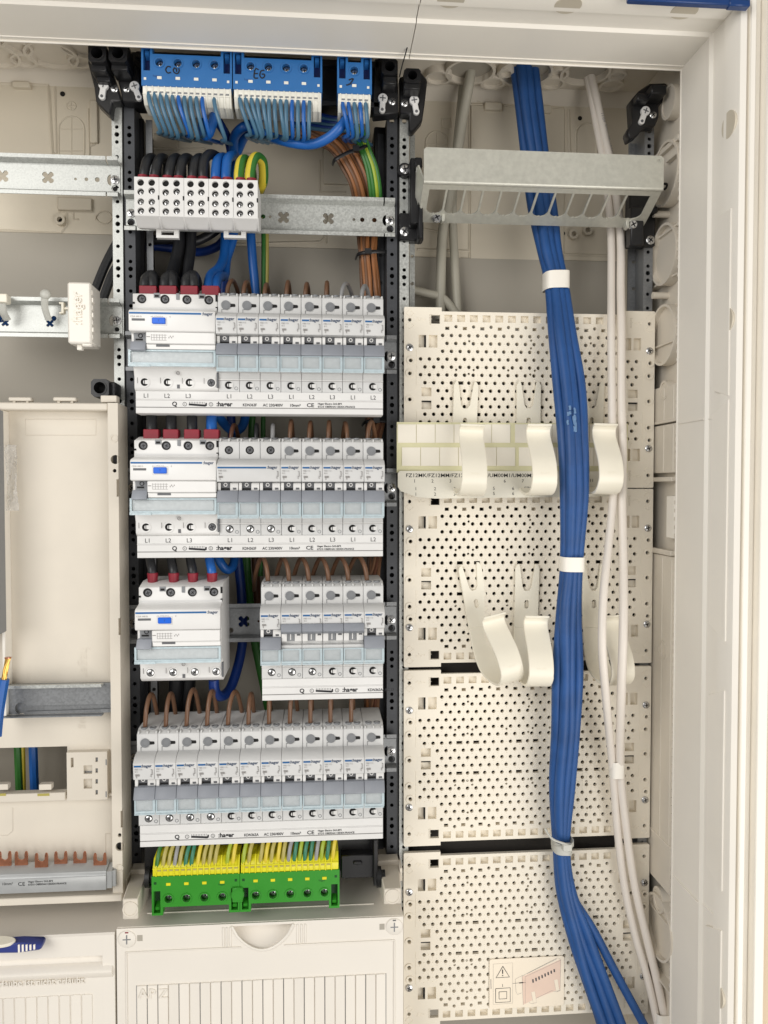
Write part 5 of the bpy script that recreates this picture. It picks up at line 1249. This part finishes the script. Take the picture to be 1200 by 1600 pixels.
b = MB(cc); b.box(xL-1.2, xL+1.6, TY+1, TF, W(0, 1120, TY).z, zt_-6.5); b.build('left_rib', frame_m, tr, bevel=0.5)
for (a, d) in ((12, 48), (82, 118)):
    p, q = W(a, 620, TY), W(d, 626.5, TY); b = MB(cc); b.box(p.x, q.x, TY+1, TY+9, q.z, p.z); b.build('top_tab', cream, tr, bevel=0.8)
    b = MB(cc); b.box(p.x+3, p.x+5, TY+3, TY+8, q.z-3, q.z+1); b.box(q.x-5, q.x-3, TY+3, TY+8, q.z-3, q.z+1); b.build('tab_foot', cream, tr)
b = MB(cc); z_ = W(50, 1254, TY).z; b.box(-430, xi, TF-4, TF, z_-1.2, z_+1.2); b.build('cross_rib', cream, tr, bevel=0.4)
z_ = W(50, 1241, TF-3).z
b = MB(cc); b.box(-430, W(104, 1240, TF-3).x, TF-7, TF-0.1, W(50, 1250, TF-3).z, W(50, 1237, TF-3).z); b.build('lower_bar', cream, tr, bevel=0.5)
for px in (68, 0):
    p = W(px, 1242, TF-7); b = MB(cc); b.box(p.x-5, p.x+5, TF-7.3, TF-6.9, p.z-0.9, p.z+1.2); b.build('bar_slot', tan_w, tr)
    b = MB(cc); b.box(p.x-4, p.x+6.5, TF-6.5, TF, p.z+4, p.z+9); b.build('bar_clip', cream, tr, bevel=0.3)
# insert with latch openings
p, q = W(104, 1176, TF-7), W(168, 1249, TF-7)
hs = []; fl = {}
for (a, d, e, g, fl_) in ((110.5, 115, 1184, 1199, 1), (130.5, 144, 1196, 1209, 1), (130.5, 144, 1217, 1232, 1)):
    u, v = W(a, e, TF-7), W(d, g, TF-7); hs.append(rect(u.x, v.x, v.z, u.z)); fl[len(hs)-1] = TF-3
for py in (1187, 1204, 1221, 1238):
    u, v = W(149, py-3.5, TF-7), W(153, py+3.5, TF-7); hs.append(rect(u.x, v.x, v.z, u.z)); fl[len(hs)-1] = TF-5
b = MB(cc); b.plate(rect(p.x, q.x, q.z, p.z), hs, TF-7, TF-0.1, floor=fl); b.build('latch_insert', cream, tr)
b = MB(cc)
for py in (1187, 1204, 1221, 1238): u = W(151, py, TF-7); b.box(u.x-1.1, u.x+1.1, TF-5.2, TF-4.9, u.z-1.9, u.z+1.9)
u = W(137, 1208, TF-7); b.box(u.x-3.6, u.x+3.6, TF-4, TF-3.4, u.z-0.4, u.z+0.5)
for py in (1190, 1240): u = W(166, py, TF-7); b.box(u.x-0.5, u.x+0.4, TF-7.2, TF-6.9, u.z-3, u.z+2)
b.build('insert_slot', MATS['cap_grey'], tr)
for (py, s_) in ((1040, 'hager'), (1142, 'hag')):
    u = W(133, py-18, TF); text(s_, 12 if py < 1100 else 9, cream, tr, (u.x-4, TF-0.35, u.z+(6 if py < 1100 else 4)), rot=-math.pi/2, off=cc, name='embossed_lettering')
b = MB(cc)
for (a, d, e, g) in ((25, 150, 655, 680),):
    P = [W(a+15, e, TF), W(d, e, TF), W(d, g, TF), W(a+15, g, TF), W(a+15, e, TF)]; b.tube(P, 0.3, 4, smooth=False)
b.tube([W(-20, 1306, TF), W(12, 1305, TF), W(20, 1298, TF), W(20, 1262, TF)], 0.5, 5, smooth=False); b.tube([W(172, 1302, TF), W(165, 1302, TF), W(165, 1380, TF)], 0.5, 5, smooth=False)
b.build('embossed_line', cream, tr)
# rail crossing the tray
z3 = W(90, 1093, 706).z; xa, xb = W(6, 1093, 706).x, xi-0.1
c = (xa, 708, z3); t = thing('din_rail', 'dull grey rail with a long keyhole slot crossing the lower left tray', 'rail', c)
kp = W(33, 1106, 706); hs = [[(kp.x+5.2*math.cos(q), kp.z-0.5+5.2*math.sin(q)) for q in [math.radians(a) for a in range(25, 336, 15)]]+[(xb-0.6, kp.z-2.7), (xb-0.6, kp.z+1.7)]]
b = MB(c); b.plate(rect(xa, xb, z3-12.2, z3+13.5), hs, 706, 707.5); b.build('rail_web', zinc_d, t)
b = MB(c); b.box(xa, xb, 709, 709.4, z3-12.2, z3+13.5); b.build('rail_back', zinc_d, t)
xe = W(160, 1070, 702).x
b = MB(c); b.box(xa, xe, 699, 706, z3+12.4, z3+13.8); b.box(xa, xe, 698.5, 699.8, z3+11.8, z3+14.6); b.build('rail_lip', zinc, t)
b = MB(c); b.box(xa, xe, 699, 706, z3-13.4, z3-12.3); b.build('rail_lip', zinc_d, t)
# wires behind the tray cut-out
cable('earth_cable', 'green and yellow cable seen through the cut-out of the left tray, green side', [(25, 1120, 770), (28, 1180, 770), (31, 1260, 770)], 3.6, grn_w)
cable('earth_cable', 'yellow side of the earth cable behind the tray cut-out', [(31.5, 1120, 772.5), (34.5, 1180, 772.5), (36, 1260, 772.5)], 3.0, yel_w)
cable('neutral_cable', 'bright blue cable seen through the cut-out of the left tray', [(51, 1120, 765), (52, 1180, 765), (55, 1260, 765)], 4.2, blu_w)
# copper fork busbar lying in the tray
p0, q0 = W(-40, 1362, 694), W(166, 1393, 694)
zc1, zc2 = W(80, 1364, 694).z, W(80, 1394, 694).z
c = (q0.x, 704, zc2); t = thing('fork_busbar', 'loose grey busbar with copper forks lying at the foot of the left tray', 'busbar', c)
b = MB(c); b.prism([(694, zc2), (693.4, zc1-4), (694, zc1-3.7), (694, zc1), (706, zc1+4.5), (708, zc1+4), (708, zc2)], -430, q0.x, 'x'); b.build('bar_housing', alu, t, bevel=0.3)
b = MB(c); b.prism([(695, zc2+1), (695, zc1-1), (706, zc1+2), (706, zc2+2)], q0.x+0.1, q0.x+4.5, 'x')
for k in range(4): b.box(q0.x+4.5, q0.x+7.5, 696+k*2.6, 697.4+k*2.6, zc2+2, zc1-1)
b.build('bar_end', alu, t)
for i, px in enumerate((5, 31, 64.5, 93, 123, 156)):
    p = W(px, 1348, 700); y = 700 if i in (2, 5) else 703; r = 4.0
    P = [(-5.6, -8), (-5.6, 8), (-5.0, 10.6), (-3.6, 10.8), (-2.9, 9), (-2.8, 6.5)]+[(2.9*math.cos(q), 6.0+2.9*math.sin(q)) for q in [math.radians(a) for a in (200, 230, 270, 310, 340)]]+[(2.8, 6.5), (2.9, 9), (3.6, 10.8), (5.0, 10.6), (5.6, 8), (5.6, -8)]
    b = MB(c); b.prism([(p.x+u*0.98, p.z-2.5+v) for u, v in P], y, y+1.4, 'y')
    if i in (2, 5): b.box(p.x-6.4, p.x+6.4, 698, y+0.2, p.z-9, p.z-7.2)
    b.build('copper_fork', copper, t, bevel=0.2)
u = W(3, 1383, 693.7)
text('10mm²', 3.2, ink, t, (u.x, 693.3, u.z), off=c); u = W(28, 1384, 693.7); text('CE', 4.6, ink, t, (u.x, 693.3, u.z), off=c, sx=1.1)
u = W(44, 1379, 693.7); text('Hager Electro SAS-BP3', 2.2, ink, t, (u.x, 693.3, u.z), off=c, bold=0.012); text('67215 OBERNAI CEDEX-FRANCE', 2.2, ink, t, (u.x, 693.3, u.z-2.5), off=c, bold=0.012)
# stripped blue wire at the left edge
cable('stripped_cable', 'bright blue cable with a stripped gold strand end at the left edge', [(-6, 1150, 684), (-2, 1110, 684), (6, 1061, 684)], 4.6, blu_w)
o = SC.objects['stripped_cable']
b = MB(o.location/S)
for k in range(7):
    a = 2*math.pi*k/6; d = Vector((1.7*math.cos(a), 1.7*math.sin(a), 0)) if k < 6 else Vector()
    P0, P1 = W(6, 1063, 684), W(12.5, 1028, 684); b.tube([P0+d, P0*0.5+P1*0.5+Vector((d.y*0.8, -d.x*0.8, 0))+d*0.2, P1+d*0.95], 0.95, 6)
b.build('bare_strands', mat('brassy_strands', (222, 180, 96), 0.3, 0.8, var=0.2, scale=400), o, kind='stuff')
b = MB(o.location/S); u = W(12.5, 1028, 684); b.cyl((u.x, u.y-0.0, u.z-0.4), 2.7, 1.0, 'z', 14); b.build('copper_tip', copper, o)
# plastic bag and door edge
p, q = W(2, 695, 706), W(28, 798, 706); random.seed(3); c = (p.x, 708, q.z); b = MB(c); vs = []; nx, nz = 10, 22
for j in range(nz+1):
    for i in range(nx+1):
        u, v = i/nx, j/nz; sk = 3.6*v if v > 0.4 else 1.4
        vs.append((p.x+(q.x-p.x)*u*(0.86+0.14*v), 708+random.uniform(-1.6, 1.6)-2.2*math.sin(v*6+u*4), p.z+(q.z-p.z)*v))
b.add(vs, [(j*(nx+1)+i, j*(nx+1)+i+1, (j+1)*(nx+1)+i+1, (j+1)*(nx+1)+i) for j in range(nz) for i in range(nx)])
tag(b.build('plastic_bag', bag_m), 'small clear plastic bag stuck at the left edge of the tray', 'bag')
p, q = W(-40, 640, 690), W(3.4, 990, 690); b = MB((q.x, 690, q.z)); b.box(p.x-30, q.x, 684, 700, q.z, W(0, 640, 690).z)
tag(b.build('grey_door_edge', mat('grey_door_plastic', (136, 138, 140), 0.5, scale=20), bevel=0.8), 'grey edge strip at the far left in front of the tray', 'edge strip')
# blank cover cap on the second left rail
p, q = W(104.5, 440, 704), W(143, 537, 704); c = ((p.x+q.x)/2, 736, q.z)
t = thing('blank_cap', 'cream blank cover cap with raised lettering clipped on the second left rail', 'cap', c)
b = MB(c); b.box(p.x, q.x, 704, 734, q.z, p.z); b.build('cap_shell', frame_m, t, bevel=1.6)
b = MB(c); b.box(q.x-9, q.x-0.5, 706, 714, q.z-2, q.z+2); b.build('torn_corner', frame_m, t, bevel=1.2)
b = MB(c)
for k in range(7): z_ = q.z+4+k*6.3; b.box(q.x-0.2, q.x+0.7+0.5*(k % 2), 706, 709+2*(k % 3), z_, z_+4)
b.build('torn_edge', frame_m, t, bevel=0.3)
u = W(124, 545, 712); b = MB(c); b.box(u.x-2.2, u.x+2.2, 712, 718, u.z-1, q.z+1); b.build('cap_foot', frame_m, t, bevel=0.5)
u = W(127.5, 510, 704); o = text(':hager', 11.5, frame_m, t, (u.x, 703.2, u.z+1), rot=math.pi/2, off=c, name='embossed_lettering'); o.data = o.data.copy(); m_ = o.modifiers.new('thick', 'SOLIDIFY'); m_.thickness = 0.0016; m_.offset = 0
for (px, py, w_, h_) in ((99, 482, 4, 18),):
    u = W(px, py, 730); b = MB(u); b.box(u.x-1.3, u.x+0.9, 728, 734, u.z-4.6, u.z+5.2); b.box(u.x-3.2, u.x-1, 728, 734, u.z-5, u.z-3.4); b.box(u.x-3.2, u.x-1, 728, 734, u.z+3.6, u.z+5.2); b.box(u.x, u.x+5, 729, 734, u.z-1, u.z+1)
    tag(b.build('rail_clip', clip_m, bevel=0.3), 'small ivory clip on the second left rail beside the cover cap', 'clip')
u = W(71, 460, 722); b = MB(u); b.ball((u.x, 722, u.z), 4.9, 14, 8, (1, 0.7, 0.9)); b.tube([(u.x-0.5, 722, u.z-3), W(70, 480, 726), W(76, 500, 733)], 3.2, 8, flat=0.5)
tag(b.build('cable_tie', milky), 'milky cable tie with a round head threaded through the second left rail', 'cable tie')
u = W(4, 467, 728); b = MB(u); b.box(W(-20, 460, 728).x, W(13.5, 460, 728).x, 724, 734, W(0, 474, 728).z, W(0, 460, 728).z)
tag(b.build('rail_clip', clip_m, bevel=0.8), 'ivory block clip at the left edge of the second left rail', 'clip')
b = MB(u); b.tube([W(2, 474, 722), W(5, 488, 726), W(11, 499, 733)], 3.6, 8, flat=0.5); tag(b.build('cable_tie', milky), 'milky cable tie hanging below the ivory block clip', 'cable tie')
b = MB(W(0, 500, 765)); b.tube([W(-30, 498, 765), W(90, 500, 765)], 6, 10, smooth=False); tag(b.build('neutral_cable', blu_w), 'blue cable glimpsed through the punched holes of the second left rail', 'wire')
# black cables rising behind the left upright and the square socket
for i, (a, d) in enumerate((((174, 395), (148, 455)), ((186, 400), (160, 470)))):
    cable('black_cable', '%s of two black cables slanting up behind the left uprights' % ('upper', 'lower')[i], [(d[0]-8, d[1]+20, 770), (d[0], d[1], 770), ((a[0]+d[0])/2+i, (a[1]+d[1])/2-3, 772), (a[0], a[1]+10*i, 774), (a[0]+14, a[1]-25, 776)], 4.4, blk_w, cat='cable')
cap_p = W(156, 606, 716); hw, hh = 7.6, 7.7
t = thing('square_socket', 'black square socket with a round bore standing on the top of the left tray', 'socket', (cap_p.x, 730, cap_p.z-8))
def octo(x, z, w_, h_, k=2.5): return [(x-w_+k, z-h_), (x+w_-k, z-h_), (x+w_, z-h_+k), (x+w_, z+h_-k), (x+w_-k, z+h_), (x-w_+k, z+h_), (x-w_, z+h_-k), (x-w_, z-h_+k)]
cc = (cap_p.x, 730, cap_p.z-8)
b = MB(cc); b.plate(octo(cap_p.x, cap_p.z, hw, hh), [circ(cap_p.x, cap_p.z, 5.2, 20)], 716, 740, floor={0: 732}); b.build('socket_tube', black, t)
b = MB(cc); b.ring((cap_p.x, 715.3, cap_p.z), 5.1, 6.0, 1.2, n=22); b.build('socket_rim', black, t)
b = MB(cc); b.box(cap_p.x+5, cap_p.x+12, 722, 742, cap_p.z-8, cap_p.z+6); b.build('socket_foot', black, t, bevel=1.2)
p, q = W(158, 620, 706), W(183, 629, 706); b = MB(cc); b.box(p.x, q.x, 704, 715, q.z, p.z+1); b.build('socket_seat', cream, t, bevel=0.5)
# ------------------------------------------------------------------ cables inside the breaker compartment
# arcs leaving the distribution blocks
arcs = [(225, blk_w, 'black', -1), (242.5, blk_w, 'black', 0), (264, blk_w, 'black', -1), (280.5, blk_w, 'black', 0), (301, blk_w, 'black', 0), (318, blk_w, 'black', 1), (337, blu_w, 'blue', 0), (353, blu_w, 'blue', 1), (374, grn_w, 'green', 0), (390, yel_w, 'yellow', 1)]
arc_lab = ['first black cable arching up from the grey distribution blocks', 'second black cable arching up from the grey distribution blocks', 'third black cable arching up from the grey distribution blocks', 'fourth black cable arching up from the grey distribution blocks',
           'fifth black cable arching up from the grey distribution blocks', 'last black cable looping high to the right above the middle block', 'left blue cable arching up from the fourth block', 'right blue cable arching up from the fourth block', 'green striped cable arching up from the rightmost block', 'yellow striped cable looping over at the right end of the blocks']
for i, (px, m, nm, rt_) in enumerate(arcs):
    z_ = 272+i*0.8
    top = 246-(3 if rt_ > 0 else 0)
    if i < 5: pts = [(px, z_+6, 703), (px+1, z_-6, 703), (px+5, top+6, 708), (px+12, top+1, 720), (px+19, top+8, 738), (px+20, z_, 756), (px+20, z_+60, 770)]
    elif i == 5: pts = [(px, z_+6, 703), (px-1, z_-8, 703), (px+2, top+6, 708), (px+12, top-2, 718), (px+26, top+8, 735), (px+30, z_+4, 752), (px-10, 330, 770), (px-30, 390, 775)]
    elif i < 8: pts = [(px, z_+6, 703), (px, z_-6, 703), (px+2, top+8, 708), (px+8, top+1, 718), (px+15, top+3, 734), (px+12, z_-5, 752), (px+12, z_+60, 770)]
    elif i == 8: pts = [(px, z_+6, 703), (px, z_-6, 703), (px+3, top+9, 708), (px+9, top+3, 716), (px+16, top+12, 728), (px+20, z_, 745), (px+20, 330, 760)]
    else: pts = [(px, z_+6, 703), (px+0, z_-6, 703), (px+4, top+10, 706), (px+11, top+2, 713), (px+20, top+12, 724), (px+21, z_+4, 738), (px+14, 305, 752), (px+14, 340, 762)]
    o = cable('supply_cable', arc_lab[i], pts, 4.2, m, 'cables fed into the grey distribution blocks', n=12, cat='cable')
    if i >= 8:
        # the second colour stripe of an earth cable
        P = [W(*k) for k in pts]; b = MB(P[0]); b.tube([k+Vector((1.4 if i == 9 else -1.3, -0.9, 0.3)) for k in P], 3.3, 10)
        b.build('colour_stripe', yel_w if i == 8 else grn_w, o)
# deeper cables: (name label, points, radius, material)
DC = [
 ('thick blue cable dropping from the left blue terminal into the dark', [(330, 170, 745), (344, 195, 750), (355, 215, 762), (361, 240, 770), (357, 270, 775), (355, 330, 778), (352, 400, 775), (348, 470, 770)], 4.2, darkblue_w),
 ('thick blue cable bent back under the left blue terminal', [(337, 165, 722), (334, 185, 716), (327, 207, 714), (320, 212, 718), (316, 200, 730), (318, 180, 745)], 4.2, blu_w),
 ('thick blue cable rising beside the first, curving right below the middle terminal', [(352, 262, 772), (364, 240, 768), (366, 215, 752), (378, 200, 738), (392, 194, 742), (410, 180, 755)], 4.4, blu_w),
 ('long blue cable sagging from the left to the small blue terminal', [(362, 262, 778), (374, 230, 770), (386, 208, 752), (402, 206, 740), (430, 216, 728), (460, 224, 722), (490, 225, 720), (515, 214, 716), (534, 196, 712), (545, 180, 718), (556, 165, 740)], 4.3, blu_w),
 ('blue cable crossing itself below the fourth distribution block', [(352, 340, 765), (352, 370, 765), (350, 400, 762), (343, 418, 752), (330, 430, 735), (326, 444, 716), (325, 462, 706)], 4.4, blu_w),
 ('second blue cable crossing below the fourth distribution block', [(366, 340, 768), (364, 372, 768), (354, 405, 765), (351, 430, 758), (344, 432, 745), (338, 442, 722), (336, 462, 710)], 4.4, blu_w),
 ('straight blue cable dropping behind the rail right of the distribution blocks', [(391, 330, 768), (392, 368, 768), (395, 410, 770), (399, 460, 772), (400, 560, 775)], 4.2, blu_w),
 ('green half of the earth cable dropping below the rail', [(411, 320, 776), (412, 370, 776), (412, 430, 778), (411, 520, 780), (411, 700, 785), (407, 900, 785)], 2.3, grn_w),
 ('yellow half of the earth cable dropping below the rail', [(415.5, 320, 777), (416.5, 370, 777), (416.5, 430, 779), (415, 520, 782)], 2.2, tan_w),
 ('dark blue cable running level behind the black cables', [(236, 384, 788), (270, 388, 790), (310, 394, 790), (338, 386, 786), (352, 372, 780)], 4.2, darkblue_w),
 ('black cable running level just above the dark blue one', [(232, 376, 776), (265, 374, 774), (300, 378, 774), (322, 370, 776), (340, 358, 778)], 4.4, blk_w),
 ('thick black cable from the blocks down to the topmost switch, left of a pair', [(278, 350, 758), (280, 380, 758), (274, 410, 754), (268, 432, 744), (264, 450, 738)], 5.6, blk_w),
 ('thick black cable from the blocks down to the topmost switch, middle one', [(291, 350, 768), (291, 390, 766), (283, 420, 766), (272, 445, 762), (262, 470, 760)], 5.6, blk_w),
 ('thick black cable from the blocks down to the topmost switch, right of a pair', [(299, 350, 758), (298, 390, 758), (294, 420, 754), (293, 440, 748), (294, 470, 744)], 4.8, blk_w),
 ('blue cable curling behind the gap under the topmost busbar', [(336, 640, 730), (350, 662, 744), (366, 674, 752), (380, 664, 760), (384, 640, 764)], 4.2, blu_w),
 ('dark blue cable standing behind the second row gap', [(360, 640, 770), (362, 670, 770), (364, 720, 775)], 4.2, darkblue_w),
 ('dark green wire standing in the gap above the second row', [(395, 640, 776), (393, 670, 776), (392, 720, 778)], 3.2, grn_w),
 ('blue cable looping down behind the gap above the third row', [(338, 862, 748), (344, 878, 744), (354, 890, 746), (364, 884, 752), (368, 862, 762)], 4.2, blu_w),
 ('long dark blue cable sweeping down past the bare rail to the third switch', [(370, 862, 768), (376, 910, 770), (378, 950, 768), (379, 1000, 768), (372, 1040, 760), (360, 1075, 745), (346, 1088, 732), (336, 1080, 724), (334, 1062, 722)], 4.6, darkblue_w),
 ('dark green cable passing behind the bare rail', [(384, 862, 786), (388, 920, 786), (398, 1000, 786), (410, 1060, 788), (420, 1110, 790)], 4.2, grn_w),
 ('dark brown cable passing behind the bare rail', [(398, 862, 790), (402, 930, 790), (408, 1000, 792)], 3.6, brn_d),
 ('black cable hanging under the third switch', [(276, 1060, 768), (275, 1090, 770), (274, 1130, 775)], 7.0, blk_w),
 ('second black cable hanging under the third switch', [(296, 1060, 772), (293, 1090, 774), (290, 1130, 780)], 6.4, blk_w),
 ('dark blue cable low behind the bottom left of the third switch', [(232, 1062, 792), (231, 1100, 792), (230, 1140, 794)], 6.0, shaded_st),
]
for lb, pts, r, m in DC:
    cable('deep_cable', lb, pts, r, m, n=12, cat='cable')
# supply cables and red sleeves on top of the switches
for r in range(3):
    for k in range(4):
        px = [(233, 264, 297, 330), (238, 268.5, 301, 331.5), (238.5, 271.5, 301.5, 331.5)][r][k]; py = (451, 679, 901)[r]
        Y = 702; u = W(px, py, Y); nm = ('topmost', 'second', 'third')[r]; cl_ = 'blue' if k == 3 else 'black'
        w_ = (7.2, 6.4, 4.0)[r]
        b = MB(u)
        if r < 2: b.box(u.x-w_, u.x+w_, Y-6, Y+6, u.z-7, u.z+(1.2 if r == 0 else 4.2))
        else: b.cyl((u.x, Y, u.z-8), 3.9, 11.5, 'z', 18, r2=4.7)
        tag(b.build('red_sleeve', red_m, bevel=0.5), '%s red sleeve from the left on the cables entering the %s switch' % (ORD[k], nm), 'sleeve', 'red sleeves on the switch cables')
        if r == 0 and k < 3:
            for s in (-1, 1):
                q_ = [(px+s*6.5, py-2, Y), (px+s*5.5, py-14, Y+2), (px+s*1+4, py-21, Y+12), (px+s*2+8, py-14, Y+30), (px+12, py-2, Y+46)]
                cable('supply_cable', '%s black cable of the %s pair bent into the topmost switch' % ('left' if s < 0 else 'right', ORD[k]), q_, 4.4, blk_w, 'bent cables entering the topmost switch', n=12, cat='cable')
        elif r == 0:
            pass
        elif r == 1:
            cable('supply_cable', '%s cable from the left entering the second switch, %s' % (ORD[k], cl_), [(px, py, Y), (px-1, py-14, Y+2), (px-1, py-30, Y+10), (px-1, py-60, Y+20)], 4.6, blu_w if k == 3 else blk_w, 'cables entering the second switch', n=12, cat='cable')
        else:
            cable('supply_cable', '%s cable from the left entering the third switch, %s' % (ORD[k], cl_), [(px, py, Y), (px-1, py-12, Y), (px-4, py-26, Y+8), (px-7, py-50, Y+20)], 3.9, blu_w if k == 3 else blk_w, 'cables entering the third switch', n=12, cat='cable')
# brown loops
def loop(r, px, ybase, ytop, shift, rad, m, lab, grp, back=70, Y=696):
    pts = [(px, ybase+3, Y+2), (px, ybase, Y), (px+shift*0.1, ybase-(ybase-ytop)*0.6, Y), (px+shift*0.35, ytop+1, Y+9), (px+shift*0.6, ytop+3, Y+24), (px+shift*0.9, ybase-(ybase-ytop)*0.35, Y+back*0.6), (px+shift*1.0, ybase+8, Y+back)]
    cable('phase_wire', lab, pts, rad, m, grp, n=10)
for i, px in enumerate((354, 380, 413, 447.5, 477, 510, 533, 565)):
    m = (brn_w, brn_w, brn_w, brn_w, brn_w, brn_w, gry_w, gry_w)[i]
    loop(0, px, 468, (438, 440, 444, 440, 443, 441, 443, 446)[i], (20, 12, 8, 6, 6, 2, 18, 12)[i], 1.9, m, '%s looped wire from the left entering the topmost breakers, %s' % (ORD[i], 'grey' if i > 5 else 'brown'), 'looped wires entering the topmost breakers', 70, 712)
for i, px in enumerate((360, 400, 426, 453, 483, 513, 543, 574)):
    m = (brn_d, blk_w, gry_w, brn_w, brn_w, brn_w, brn_w, brn_w)[i]
    loop(1, px, 697, (664, 664, 664, 658, 660, 659, 661, 659)[i], (14, 2, 1, 5, 5, 3, -8, 14)[i], 1.9, m, '%s wire from the left standing in the gap above the second row' % ORD[i], 'wires entering the second breaker row', 70, 704)
for i, px in enumerate((419, 452, 483, 514, 545, 574)):
    loop(2, px, 914, (871, 873, 873, 873, 872, 870)[i], (-22, -22, -26, -28, -30, -34)[i], 2.0, brn_w, '%s big brown loop from the left above the short third row' % ORD[i], 'big brown loops above the third row', 74, 700)
for i in range(11):
    px = 226.5+i*32.3+(0 if i < 9 else -1)
    loop(3, px, 1142-i*1.0, (1086, 1085, 1079, 1081, 1082, 1085, 1080, 1086, 1084, 1082, 1082)[i]-(0 if i < 6 else 10), (22, 18, 24, 18, 26, 10, 2, 14, 3, 2, 4)[i], 1.9, brn_w, '%s brown wire from the left looping into the bottom breaker row' % ORD[i], 'brown loops into the bottom breaker row', 66, 697)
# small brown connections hanging under rows
# main brown bundle with earth wires, from under the neutral terminals to the lower right
random.seed(5)
MP = [(470, 190, 752), (500, 204, 750), (528, 222, 748), (548, 250, 750), (564, 285, 754), (572, 330, 764), (574, 380, 758), (575, 400, 756), (578, 440, 764), (582, 500, 770), (584, 600, 774), (586, 680, 772), (588, 780, 776), (588, 880, 774), (586, 980, 776), (584, 1090, 774), (584, 1200, 780)]
for k in range(16):
    a = -1+2*k/15; dy = random.uniform(-5, 5)
    pts = []
    for i, (x, y, Y) in enumerate(MP):
        wdt = (22, 20, 18, 17, 16, 15, 12, 11, 12, 13, 12, 11, 12, 12, 13, 13, 12)[i]
        nx_, ny_ = ((0.35, -0.94) if i < 2 else (0.62, -0.78) if i == 2 else (0.85, -0.5) if i == 3 else (0.97, -0.2) if i == 4 else (1, 0))
        pts.append((x+a*wdt*nx_+random.uniform(-1, 1), y+a*wdt*ny_*1.0+random.uniform(-1, 1), Y+dy))
    nn = ORD[k] if k < 16 else ''
    cable('phase_wire', '%s brown wire, counted from the left, in the tied main bundle' % nn, pts, 2.0, brn_b if k % 4 else brn_w, 'brown wires of the tied main bundle', n=7)
for k, (m, nm) in enumerate(((grn_w, 'green'), (grn_w, 'dark green'), (ylg_w, 'yellow-green'), (grn_w, 'outer green'))):
    pts = [(548+k*5, 178, 745), (554+k*4.5, 205, 742), (563+k*4.5, 232, 742), (573+k*5, 262, 744), (579+k*5, 300, 750), (583+k*4, 350, 764), (584+k*3, 420, 772)]
    cable('earth_wire', '%s earth wire in the bundle curving down beside the right upright' % nm, pts, 1.9, m, n=7)
for k in range(6):
    cable('neutral_wire', '%s thin blue wire crossing level under the middle neutral terminal' % ORD[k], [(455, 176+k*4, 750), (490, 178+k*4.5, 742), (520, 184+k*4, 736), (548, 186+k*3, 735), (562, 176, 742)], 1.9, blg_w if k % 2 else darkblue_w, 'level blue wires behind the small neutral terminal', n=7)
def btie(label, pts, r=2.2):
    P = [W(*k) for k in pts]; b = MB(P[0]); b.tube(P, r, 8, flat=0.5); e = P[len(P)//2]; b.box(e.x-3, e.x+3, e.y-4, e.y+1, e.z-2.5, e.z+2.5)
    tag(b.build('cable_tie', black), label, 'cable tie')
btie('black cable tie slanting round the brown bundle below the small terminal', [(520, 256, 745), (524, 249, 736), (540, 240, 734), (556, 234, 734), (568, 230, 736), (573, 226, 744)])
btie('black cable tie round the brown bundle below the distribution rail', [(556, 404, 760), (560, 397, 748), (575, 394, 742), (592, 393, 744), (612, 394, 752)], 1.8)
btie('black cable tie high beside the right upright in the second row gap', [(566, 664, 772), (572, 659, 760), (588, 657, 758), (604, 658, 756), (616, 657, 757)], 1.8)
# loose ends of brown wires splaying in the gaps at the right
for r, (y0, y1) in enumerate(((664, 700), (864, 912), (1086, 1122))):
    for k in range(3):
        cable('phase_wire', '%s loose brown wire splaying at the right end of the %s gap' % (ORD[k], ('upper', 'middle', 'lower')[r]), [(592+k*4-r*4, y0-4, 760), (584+k*5-r*2, (y0+y1)/2, 752), (572+k*9, y1, 742)], 1.8, brn_d if k == 1 else brn_w, 'loose brown wires at the right of the gaps', n=7)
